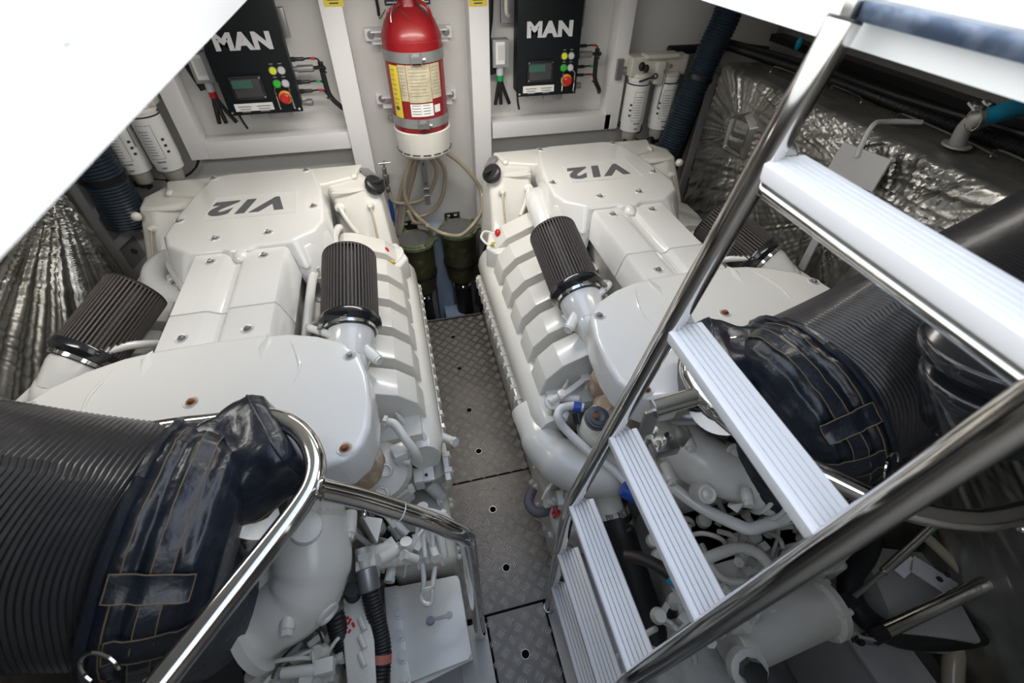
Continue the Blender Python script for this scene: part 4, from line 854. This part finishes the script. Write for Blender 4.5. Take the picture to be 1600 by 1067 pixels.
part('servo_rod', G().cyl(Z(440, 1052, .48), Z(500, 1045, .48), .012).box(Z(508, 1042, .48), (.04, .03, .03)), EP, r, bevel=.002)
part('cable', G().tube([Z(425, 1060, .48), Z(440, 1030, .49), Z(470, 1000, .50), Z(495, 985, .50), Z(505, 1005, .49)], .003, 6), BK, r)

# ------------------------------------------------------------------ front of the right engine
r = engR
part('end_manifold', G().tube([Z(825, 640, .47), Z(848, 690, .46), Z(880, 722, .45), Z(930, 738, .44), Z(985, 728, .44), Z(1020, 700, .44)], [.06, .068, .075, .078, .075, .07], 28, 7), EP, r, ang=50)
h = housing(r, Z(932, 672, .52), .07)
tcap = part('thermostat_cap', G().lathe([(0, .036), (.006, .038), (.010, .033), (.02, .033), (.022, .027), (.028, .027), (.030, .016), (.026, .010)], Z(932, 655, .66), (0, -.3, 1), 28), mat('cap_grey', (.09, .095, .11), .5), r)
tcap['label'] = 'dark grey stepped round cap'
part('red_centre', G().lathe([(0, .009), (.002, .009)], Z(930, 650, .69), (0, -.3, 1), 14), RU, tcap)
part('coolant_pipe', G().tube([Z(912, 637, .62), Z(895, 634, .62), Z(877, 638, .62), Z(872, 652, .61), Z(885, 672, .58), Z(920, 705, .55), Z(960, 735, .52), Z(985, 762, .50)], .0135, 12), EC, r)
part('blue_tape', G().cyl(Z(896, 635, .62), Z(908, 637, .62), .0165), BL, r)['label'] = 'blue tape band'
part('black_plug', G().cyl(Z(903, 645, .60), Z(906, 662, .58), .018), BK, r)
part('blue_cap', G().cyl(Z(972, 762, .52), Z(997, 778, .50), .024), BL, r, bevel=.006)['label'] = 'blue end cap'
part('cover_arm', G().tube([Z(858, 630, .62), Z(872, 622, .62), Z(905, 624, .62)], .014, 10).lathe([(0, .024), (.014, .024)], Z(862, 629, .61), (0, -.5, .9), 20), EP, r, bevel=.002)
part('torque_arm', G().beam(Z(875, 622, .64), Z(915, 592, .64), .018, .012).lathe([(0, .017), (.014, .017)], Z(915, 592, .635), n=16).lathe([(0, .015), (.014, .015)], Z(878, 618, .635), n=16), EP, r, bevel=.002)
for a, b, zz, rr in (((832, 628), (840, 650), .46, .012), ((826, 655), (838, 668), .40, .012), ((884, 645), (880, 655), .60, .013)):
    part('long_bolt', G().cyl(Z(*a, zz), Z(*b, zz), rr), EP, r, bevel=.002)
el = part('outlet_elbow', G().tube([Z(1030, 665, .66), Z(1060, 690, .66), Z(1100, 722, .64), (Z(1150, 742, .62)), Z(1205, 765, .60), Z(1235, 790, .58)], [.06, .07, .075, .075, .072, .07], 28, 7), EP, r, ang=50)
for u, v, zz, rr in ((1152, 712, .70, .032), (1106, 772, .66, .024)):
    d = V((-.1, -.55, .83)); p = Z(u, v, zz); part('elbow_boss', G().lathe([(-.05, rr * 1.15), (0, rr), (.003, rr * .8), (-.001, rr * .6), (.003, rr * .35)], p, d, 24), EP, el)
for t in (1170, 1192, 1212): part('elbow_band', G().ring(Z(t, 750 + (t - 1170) * .45, .61), Z(1205, 765, .60) - Z(1150, 742, .62), .072, .006, 32, 8), EP, el)
for a, b, zz in (((1068, 672), (1080, 700), .72), ((1040, 725), (1050, 752), .68), ((1165, 765), (1170, 785), .68), ((1062, 645), (1068, 655), .70)):
    q = part('long_bolt', G().cyl(Z(*a, zz), Z(*b, zz), .015), EP, el, bevel=.003); part('bolt_head', G().lathe([(0, .011), (.010, .011)], Z(*b, zz), Z(*b, zz) - Z(*a, zz), 6), EP, q)
part('elbow_flange', G().loft([[Z(u, v, zz) for u, v in ((1020, 650), (1050, 640), (1095, 655), (1112, 675), (1100, 690), (1030, 705))] for zz in (.64, .665)]), EP, el, bevel=.004)
part('cast_wedge', G().loft([[Z(1135, 790, .64), Z(1165, 785, .64), Z(1152, 802, .64)], [Z(1140, 780, .54), Z(1170, 780, .54), Z(1155, 800, .54)]]), EP, r, bevel=.004)
part('transfer_pipe', G().tube([Z(1030, 745, .58), Z(1060, 768, .58), Z(1100, 795, .57), Z(1150, 819, .56), Z(1172, 826, .56), Z(1195, 820, .56), Z(1245, 806, .56)], .0165, 12), EC, r)
part('pipe_collar', G().lathe([(0, .021), (.008, .021)], Z(1240, 807, .56), (1, .2, 0), 16), EC, r)
part('return_pipe', G().tube([Z(1090, 880, .44), Z(1120, 866, .44), Z(1155, 856, .44), Z(1185, 865, .43), Z(1205, 890, .40)], .016, 12), EM, r)
hz = part('raw_water_elbow', G().tube([Z(958, 740, .36), Z(948, 762, .36), Z(950, 785, .33), Z(962, 812, .29)], .044, 20), EP, r)
bh = part('black_hose', G().tube([Z(962, 808, .30), Z(975, 850, .26), Z(992, 905, .2), Z(1012, 965, .12), Z(1045, 1080, .0)], .048, 22, 6), RB, r); bh['label'] = 'thick black rubber hose'
for u, v, zz in ((959, 797, .31), (966, 818, .285)): clamp('steel_clamp', Z(u, v, zz), (.12, -.45, -.5), .0485, bh, .028, CH)
part('brown_hose', G().tube([Z(975, 868, .42), Z(1000, 872, .43), Z(1030, 885, .43), Z(1055, 905, .42)], .017, 12), mat('brown_black_rubber', (.03, .02, .012), .45), r)
part('cyan_hose', G().tube([Z(1048, 898, .425), Z(1060, 910, .42), Z(1090, 935, .40), Z(1130, 950, .38)], .021, 14), CY, r)
kc = root('heat_cooler', Z(1230, 975, .12), 'white cylindrical cooler lying low in front of the right engine', 'cooler')
a, b = Z(1140, 1010, .24), Z(1290, 945, .22); d = (b - a).normalized(); L = (b - a).length
part('cooler_shell', G().lathe([(0, .075), (L, .075)], a, d, 36), EM, kc)
for t in (0.02, L - .02): 
    fl = part('end_flange', G().lathe([(-.014, .085), (-.010, .092), (.010, .092), (.014, .085)], a + d * t, d, 36), EM, kc)
for k in range(6):
    t = k * PI / 3; u = d.cross(V((0, 0, 1))).normalized(); v = d.cross(u)
    part('flange_bolt', G().lathe([(-.02, .010), (.022, .010)], a + d * (L - .02) + (u * math.cos(t) + v * math.sin(t)) * .083, d, 8), EM, kc)
part('port_collar', G().lathe([(0, .05), (.03, .05), (.034, .04)], a + V((-.0, -.05, .03)), (-.1, -.5, .8), 28), EM, kc); part('dark_plug', G().lathe([(.03, .034), (.06, .032), (.062, .02)], a + V((0, -.05, .03)), (-.1, -.5, .8), 8), BRW if 0 else GL, kc)
part('embossed_letters', G().box(Z(1208, 955, .305), (.02, .004, .002)), EP, kc)
part('rusty_pipe', G().tube([a + V((.03, -.03, -.06)), a + V((.06, -.12, -.12)), a + V((.08, -.22, -.2))], .028, 12), RU, kc)
gx = part('lower_gearbox', G().box((.88, .46, .14), (.56, .26, .34)).box((.62, .12, .02), (.26, .34, .2)), ED, engR, bevel=.025, seg=3)
part('case_flange', G().tube([Z(1010, 800, .36), Z(1030, 860, .34), Z(1060, 930, .32), Z(1075, 1000, .30)], .012, 8).tube([Z(1095, 850, .34), Z(1130, 905, .34), Z(1200, 905, .34)], .010, 8), EM, r)
for u, v in ((1020, 845), (1098, 815), (1150, 845), (1200, 830)): part('case_boss', G().lathe([(0, .022), (.02, .02), (.024, .01)], Z(u, v, .35), (0, -.2, 1), 18), EM, r)
clutter(engR, (1160, 800, 1300, 900), 34, ED, 'small_fittings', (.32, .44), 11)
clutter(engR, (1020, 900, 1180, 1000), 30, EM, 'small_fittings', (.28, .34), 12)
clutter(engR, (1010, 800, 1180, 900), 14, EM, 'cast_details', (.31, .36), 14)
clutter(engR, (860, 735, 900, 790), 12, EP, 'wire_plugs', (.30, .36), 15)
part('grey_hose', G().tube([Z(832, 765, .26), Z(826, 785, .26), Z(838, 800, .26), Z(858, 796, .26), Z(870, 786, .26)], .017, 12), mat('hose_grey', (.13, .13, .14), .6), engR)
part('red_plug', G().box(Z(870, 797, .30), (.02, .035, .02), Matrix.Rotation(.4, 3, 'X')).box(Z(866, 804, .30), (.012, .02, .015)), RP, engR, bevel=.003)['label'] = 'red plastic plug'
part('white_connector', G().box(Z(862, 750, .34), (.04, .05, .03)).cyl(Z(876, 748, .36), Z(884, 790, .32), .009), EP, engR, bevel=.003)
for u, v in ((1013, 860), (905, 965), (960, 975), (975, 1000), (955, 1035)):
    part('floor_bolt', hexbolt(G(), Z(u, v, .02), .014, .012), EM, engR)

# right hand corner: struts, hoses, brackets
bkx = root('gas_strut', Z(1450, 930, .2), 'long polished strut running from the low bracket toward the lower right corner', 'strut')
a, b = Z(1372, 990, .22), Z(1640, 865, .34)
part('strut_tube', G().cyl(a, b, .021), CH, bkx); part('strut_end', G().lathe([(-.03, .012), (-.02, .024), (.02, .024), (.022, .021)], a, b - a, 20), BK, bkx)
part('strut_bracket', G().box(Z(1350, 998, .20), (.07, .03, .008), Matrix.Rotation(-.4, 3, 'Z')).box(Z(1350, 1000, .21), (.05, .008, .04), Matrix.Rotation(-.4, 3, 'Z')), BR, bkx)
part('bracket_bolt', hexbolt(G(), Z(1343, 1001, .21), .009, .01), BK, bkx)
bkx = root('gas_strut', Z(1400, 880, .25), 'short thin steel strut above the long strut, beside the black hoses', 'strut')
part('strut_tube', G().cyl(Z(1380, 893, .30), Z(1465, 815, .36), .012).cyl(Z(1335, 932, .27), Z(1382, 892, .30), .007), BR, bkx)
part('strut_bracket', G().box(Z(1322, 940, .25), (.05, .04, .03)), BK, bkx)
hb2 = root('corner_hose', Z(1420, 960, .1), 'bundle of black hoses curling beneath the struts', 'hose')
part('hose_run', G().tube([Z(1362, 840, .22), Z(1350, 870, .20), Z(1328, 905, .18), Z(1335, 945, .16), Z(1380, 985, .14), Z(1450, 998, .14), Z(1540, 985, .14), Z(1580, 950, .14)], .034, 16), RB, hb2)
part('hose_run', G().tube([Z(1400, 985, .10), Z(1480, 985, .10), Z(1560, 955, .12), Z(1590, 900, .14)], .028, 14), RB, hb2)
part('pale_hose', G().tube([Z(1500, 995, .05), Z(1490, 1030, .0), Z(1488, 1090, -.05)], .03, 14), HZ, hb2)
gh = root('green_hose', Z(1500, 860, .2), 'green ribbed hose low in the right corner under the handrail', 'hose')
part('ribbed_hose', G().tube([Z(1450, 815, .28), Z(1490, 850, .26), Z(1535, 905, .24), Z(1580, 945, .2)], .028, 16, 6, corr=(.010, .004)), GNH, gh)
part('ribbed_hose', G().tube([Z(1560, 925, .12), Z(1600, 965, .10), Z(1640, 990, .08)], .035, 16, 6, corr=(.010, .004)), GNH, gh)
part('pale_tube', G().tube([Z(1440, 832, .28), Z(1475, 865, .26), Z(1515, 905, .24)], .016, 12), HZ, gh)
ba = root('battery_bracket', Z(1430, 920, .05), 'white steel bracket over a pale box in the lower right corner', 'bracket')
part('pale_box', G().box(Z(1410, 935, .10), (.24, .26, .16), Matrix.Rotation(-.35, 3, 'Z')), GB, ba, bevel=.01)
part('bracket_arm', G().beam(Z(1425, 880, .24), Z(1495, 925, .22), .06, .008), WF, ba, bevel=.001)
part('bracket_arm', G().beam(Z(1405, 897, .20), Z(1430, 875, .24), .03, .006), WF, ba)
for u, v in ((1468, 905), (1480, 898)): part('bracket_hole', G().lathe([(0, .009), (.002, .009)], Z(u, v, .245), n=14), BK, ba)
b_ = root('vent_box', Z(1590, 850, .3), 'black slotted box at the right edge under the handrail', 'box')
part('box_body', G().box(Z(1610, 850, .36), (.22, .22, .12), Matrix.Rotation(-.3, 3, 'Z')), BK, b_, bevel=.004)
for k in range(4): part('vent_slot', G().box(Z(1572 + 10 * k, 838 + 3 * k, .424), (.004, .02, .003)), GS, b_)

# ------------------------------------------------------------------ insulated exhaust jackets
def jacket(mir, lab):
    def M_(p): p = V(p); return V((.288 - p.x, p.y, p.z)) if mir else p
    c = V((-.515, .480, .915)); D = V((-.9, .11, .30 if mir else .42)).normalized()
    U = (V((0, 0, 1)) - D * D.z).normalized(); W = D.cross(U)
    if W.y > 0: W = -W
    r = root('exhaust_jacket', M_(c + D * .2 - V((0, 0, .2))), lab, 'jacket')
    def S(t, a, off=0):
        prof = [(-.12, .04), (-.118, .11), (-.11, .160), (-.09, .185), (-.06, .200), (-.02, .206), (.01, .204), (.03, .198)]
        for i in range(len(prof) - 1):
            if prof[i][0] <= t <= prof[i + 1][0]: k = (t - prof[i][0]) / (prof[i + 1][0] - prof[i][0]); k = k * k * (3 - 2 * k) * .4 + k * .6; R = prof[i][1] + (prof[i + 1][1] - prof[i][1]) * k; break
        else: R = prof[0][1] if t < 0 else prof[-1][1]
        q = V((math.cos(a) * 2, math.sin(a) * 2, t * 9))
        R += .012 * noise.noise(q * 1.3) + .006 * (1 - abs(noise.noise(V((q.x * 2.4, q.y * 2.4, t * 5)))) * 2) + .004 * noise.noise(q * 4) + .005 * math.exp(-((t + .08) / .008) ** 2) - .006 * math.exp(-((t + .012) / .008) ** 2)
        R += off
        return M_(c + D * t + (U * math.cos(a) + W * math.sin(a)) * R)
    # ribbed drum
    rg = []; n_ = 180
    for k in range(n_):
        t = .0 + k * .0042; R = .193 + (0 if mir else .02) * min(1, t) + (.0026 if k % 2 else 0)
        ring = []
        for i in range(72):
            a = 2 * PI * i / 72; Rr = R + .008 * noise.noise(V((math.cos(a) * 1.5, math.sin(a) * 1.5, t * 4 + 3))); tt = t + .012 * math.sin(a * 3) + .01 * noise.noise(V((a, t * 3, 2)))
            ring.append(M_(c + D * tt + (U * math.cos(a) + W * math.sin(a)) * Rr))
        rg.append(ring)
    part('ribbed_drum', G().loft(rg), WV, r, ang=14)['label'] = 'drum of dark ribbed cloth'
    part('padded_cuff', G().loft([[S(-.12 + .15 * k / 70, 2 * PI * i / 110) for i in range(110)] for k in range(71)]), LE, r, ang=80)
    part('cuff_rim', G().tube([S(.027, 2 * PI * i / 60, .003) for i in range(61)], .008, 8, 1), LE, r)
    def strap(t0, t1, a0, a1, nm='strap', off=.006):
        k1, k2 = max(2, int(abs(t1 - t0) / .01)), max(3, int(abs(a1 - a0) / .06))
        f = lambda o: [S(t0 + (t1 - t0) * i / k1, a0 + (a1 - a0) * j / k2, o) for i in range(k1 + 1) for j in range(k2 + 1)]
        top = f(off); n = len(top); vs = top + f(off - .006); w_ = k2 + 1; fs = []
        for i in range(k1):
            for j in range(k2): q = i * w_ + j; fs.append((q, q + 1, q + w_ + 1, q + w_))
        per = [j for j in range(w_)] + [i * w_ + k2 for i in range(1, k1 + 1)] + [k1 * w_ + j for j in range(k2 - 1, -1, -1)] + [i * w_ for i in range(k1 - 1, 0, -1)]
        for q in range(len(per)): a_, b_ = per[q], per[(q + 1) % len(per)]; fs.append((a_, b_, b_ + n, a_ + n))
        s = part(nm, G().add(vs, fs), LE, r, ang=60)
        part('stitching', G().tube([top[q] for q in per + [per[0]]], .0010, 5, 1), SM, s)
        return s
    for a0 in (1.05, 1.75, 2.5):
        strap(-.10, -.0, a0, a0 + .22, 'buckle_strap')
        p = S(-.06, a0 + .11, .008); q = S(-.02, a0 + .11, .01); dd = (q - p).normalized(); nn = (S(-.1, a0 + .11, .1) - S(-.1, a0 + .11, 0)).normalized()
        part('d_ring', G().ring(S(-.005, a0 + .13, .02), (nn + dd * .5), .028, .0028, 24, 6, arc=.62), CH, r)
        part('rivet', G().lathe([(0, .007), (.003, .005)], S(-.085, a0 + .11, .006), nn, 14), CH, r)
    strap(-.055, -.03, -.6, 2.9, 'belt_strap', .005)
    strap(-.085, .015, .62, .80, 'webbing_tab', .009); strap(-.11, -.07, 1.3, 1.72, 'webbing_tab', .009); strap(-.03, .02, 2.05, 2.45, 'webbing_tab', .010)
    part('lower_wrap', G().lathe([(-.30, .11), (-.28, .135), (-.1, .15), (.0, .14), (.02, .1)], M_((-.60, .47, .84)), (0, 0, 1), 40), LE, r)
    for t in (.005,): part('stitching', G().tube([S(t, a * .05, .001) for a in range(-14, 60)], .0012, 5, 1), SM, r)
    # sleeve towards the engine
    a, b = V((-.50, .505, .955)), V((-.292, .606, .985)); ax = (b - a).normalized(); sx = ax.cross(V((0, 0, 1))).normalized(); up = sx.cross(ax)
    rg = []
    for k in range(34):
        t = k / 33; ring = []
        hw = .100 - .012 * math.sin(t * PI) ; hh = .082 - .008 * t
        if t > .93: hw *= 1 - (t - .93) * 2.2; hh *= 1 - (t - .93) * 2.2
        for i in range(44):
            an = 2 * PI * i / 44; x_ = math.copysign(abs(math.cos(an)) ** .6, math.cos(an)); z_ = math.copysign(abs(math.sin(an)) ** .6, math.sin(an))
            n1 = noise.noise(V((x_ * 1.6, z_ * 1.6, t * 5 + 9))) * .014 + (1 - 2 * abs(noise.noise(V((x_ * 2.2 + t * 3, z_ * 2, t * 3 + 4))))) * .007
            ring.append(M_(a.lerp(b, t) + sx * x_ * (hw + n1) + up * z_ * (hh + n1)))
        rg.append(ring)
    sl = part('padded_sleeve', G().loft(rg), LE, r, ang=70)
    part('sleeve_seam', G().tube([rg[k][41] for k in range(1, 33)], .0018, 6, 2), SM, sl)
    part('sleeve_hem', G().tube(rg[30] + [rg[30][0]], .0025, 6, 1), LE, sl)
    part('flange_ring', G().lathe([(0, .06), (.0, .078), (.01, .078), (.012, .05)], M_((-.36, .53, .905)), M_((.4, -.35, .6)) - M_((0, 0, 0)), 32), BR, r)
    part('exhaust_pipe', G().cyl(M_((-.36, .53, .90)), M_((-.33, .62, .78)), .05), BR, r)
    return r
jacket(0, 'black padded exhaust jacket with ribbed drum beside the left handrail')
jacket(1, 'black padded exhaust jacket on the right with a ribbed drum, seen behind the ladder')

# ------------------------------------------------------------------ handrails
TR = .0185
hl = root('handrail', (-.27, .47, 0), 'polished tube handrail left of the walkway with a leg standing on the floor panel', 'handrail')
zz = 1.03
part('guard_loop', G().tube([Z(60, 705, zz), Z(240, 673, zz), Z(330, 661, zz), Z(415, 652, zz), Z(462, 668, zz), Z(488, 702, zz), Z(491, 745, zz), Z(462, 800, zz), Z(340, 955, zz), Z(250, 1067, zz), Z(150, 1190, zz)], TR, 20, 8), CH, hl)
j = Z(490, 762, zz)
part('branch_bar', G().tube([j, V((-.16, .445, .965)), V((-.06, .425, .875)), V((-.015, .415, .825)), V((.010, .413, .785)), V((.016, .413, .73)), V((.016, .413, .4)), V((.016, .413, .006))], TR, 20, 8), CH, hl)
part('weld_collar', G().ring(j + V((.012, 0, -.006)), (.95, 0, -.3), TR, .004, 20, 6), CH, hl)
part('weld_line', G().ring(V((-.10, .433, .911)), (.75, -.15, -.62), TR - .0005, .0012, 24, 6), WL, hl)
part('stop_pin', G().ball(V((-.16, .425, .945)), .006), CH, hl)
hr = root('handrail', (.56, .5, 0), 'polished tube handrail on the right with a short cut stub, seen between the ladder treads', 'handrail')
zr_ = 1.03
part('guard_loop', G().tube([Z(1330, 500, zr_), Z(1180, 528, zr_), Z(1100, 545, zr_), Z(1076, 570, zr_), Z(1085, 600, zr_), Z(1110, 632, zr_), Z(1180, 688, zr_), Z(1290, 742, zr_), Z(1370, 780, zr_), Z(1430, 800, zr_), Z(1500, 812, zr_), Z(1560, 810, zr_), Z(1680, 780, zr_)], TR, 20, 8), CH, hr)
a, b = Z(1102, 615, zr_), Z(1022, 638, zr_ - .02)
st_ = part('cut_stub', G().cyl(a, b, TR), CH, hr)
part('stub_cap', G().lathe([(0, TR + .001), (.002, TR)], b, b - a, 24), BR, st_)
part('stub_plate', G().box(b + V((.0, -.0, -.05)), (.04, .006, .09), Matrix.Rotation(.2, 3, 'Z')), BR, hr)
cb = part('clamp_block', G().box(Z(1036, 695, .80), (.06, .05, .03)).box(Z(1060, 680, .80), (.05, .05, .006), Matrix.Rotation(.6, 3, 'Z')), BR, hr, bevel=.003)
for u, v in ((1012, 690), (1020, 678), (1026, 700), (1040, 688)):
    part('clamp_bolt', G().cyl(Z(u, v, .80), Z(u + 3, v - 8, .83), .008), CH, cb)
part('handrail_bolt', G().ball(Z(1597, 826, 1.0), .008), CH, hr)

# ------------------------------------------------------------------ ladder
ld = root('boarding_ladder', (.29, .27, 0), 'polished steel ladder with six white ribbed treads leaning up to the deck opening', 'ladder')
YL_, YR_ = .439, .105
def rx(z): return .259 - .005 * z / .7 if z < .70 else .272 + .2 * (z - .833)
for y, ztop in ((YL_, 1.665), (YR_, 1.70)):
    rl = part('side_rail', G().tube([(.259, y, .004), (.256, y, .35), (.2545, y, .64), (.2575, y, .735), (.268, y, .81), (rx(.95), y, .95), (rx(1.3), y, 1.3), (rx(ztop), y, ztop)], .0165, 22, 8), CH, ld)
    part('rail_cap', G().lathe([(0, .0168), (.003, .0162)], (rx(ztop), y, ztop), (.2, 0, 1), 24), BK, rl)
    part('foot_collar', G().lathe([(0, .021), (.008, .018)], (.259, y, 0), n=22), BR, rl)
def tread(z):
    x0 = rx(z) - .012; dep = .060; g = G(); th = .022
    prof = [(x0 + .002, z - th), (x0, z - th + .004), (x0, z - .003), (x0 + .003, z)]
    xx = x0 + .003; nr = 6; pw = (dep - .006) / nr
    for k in range(nr):
        a = xx + k * pw
        prof += [(a + pw * .72, z), (a + pw * .76, z - .0022), (a + pw * .94, z - .0022), (a + pw * .98, z)] if k < nr - 1 else [(a + pw, z)]
    prof += [(x0 + dep, z - .003), (x0 + dep, z - th)]
    t = part('tread', G().loft([[V((px, y, pz)) for px, pz in prof] for y in (YR_ + .006, YL_ - .006)]), TD, ld, ang=30)
    for k in range(nr - 1): part('tread_groove', G().box((xx + k * pw + pw * .85, (YL_ + YR_) / 2, z - .0019), (pw * .16, YL_ - YR_ - .014, .0006)), TGV, t)
    for y in (YL_ - .002, YR_ + .002):
        part('weld_gusset', G().loft([[V((rx(z + .02) - .006, y + e, z + .022)), V((rx(z) + .002, y + e, z + .001)), V((rx(z) + .034, y + e, z + .001)), V((rx(z + .02) + .010, y + e, z + .028))] for e in (-.006, .006)]), BR, t, bevel=.002)
    return t
for z in (.249, .506, .775, 1.030, 1.288, 1.537): tread(z)
part('under_tube', G().cyl((.412, YR_, 1.503), (.412, YL_, 1.503), .008), CH, ld)
part('hook_bar', G().box((.452, .16, 1.6745), (.020, .54, .016)), mat('steel_painted_reflection', (.07, .10, .16), .3, .7, var=(30, (.16, .20, .28), .45, .6)), ld, bevel=.002)  # polished bar; its dark blue speckled reflection is put into the colour
part('hook_plate', G().box((.452, .44, 1.675), (.03, .014, .02)), BR, ld, bevel=.002)

# black rounded cap hanging behind the ladder
cc = at(1585, 560, 'z', 1.30); ax_ = V((-.15, .25, 1)).normalized()
pc = root('rubber_buffer', cc - V((0, 0, .12)), 'glossy black rounded rubber buffer with a deep groove, at the right edge behind the ladder', 'buffer')
part('upper_disc', G().lathe([(0, .05), (.0, .095), (.006, .105), (.022, .107), (.03, .10), (.034, .07), (.034, .01)], cc, ax_, 40), GL, pc, ang=50)
part('groove_core', G().lathe([(-.03, .07), (.01, .07)], cc, ax_, 32), RB, pc)
part('lower_bowl', G().lathe([(-.15, .05), (-.12, .075), (-.06, .09), (-.035, .094), (-.028, .088), (-.028, .01)], cc, ax_, 40), GL, pc, ang=50)
# ceiling lamps that light the room
for x, y, sx, sy in ((.15, 1.75, .9, .12), (-.95, 1.05, .5, .12), (1.0, .9, .5, .12)):
    cl = root('ceiling_lamp', (x, y, 1.6), 'flat lamp housing under the deck near x %.0f' % x if 0 else {.15: 'long flat lamp under the deck above the bulkhead end', -.95: 'flat lamp under the deck above the left tank side', 1.0: 'flat lamp under the deck above the right tank side'}[x], 'lamp')
    part('lamp_housing', G().box((x, y, 1.615), (sx + .04, sy + .04, .045)), WF, cl, bevel=.004)
    part('lamp_diffuser', G().box((x, y, 1.588), (sx, sy, .008)), mat('lamp_glow', (1, .96, .9), .5, emit=3), cl)

# things that come more than once share a group
GROUPS = {'tread_plate': 'tread plates of the walkway', 'floor_panel': 'smooth floor panels beside the walkway', 'warning_sticker': 'yellow stickers on the posts',
          'insulated_tank': 'foil wrapped tanks along the sides', 'flexible_duct': 'corrugated ducts by the bulkhead', 'slotted_frame': 'slotted frames by the ducts',
          'bulkhead_hose': 'black hoses behind the ducts', 'fuel_filter': 'fuel filters on the bulkhead', 'control_cabinet': 'control cabinets on the bulkhead', 'relay_box': 'relay boxes beside the cabinets',
          'sea_strainer': 'sea water strainers at the end of the walkway', 'bilge_hose': 'hose elbows behind the strainers', 'marine_engine': 'twin engines', 'gas_strut': 'struts in the lower right corner',
          'exhaust_jacket': 'padded exhaust jackets', 'handrail': 'polished handrails', 'ceiling_lamp': 'lamps under the deck'}
for o in COL.objects:
    if o.parent is None and 'label' in o:
        b = o.name.split('.')[0]
        if b in GROUPS: o['group'] = GROUPS[b]
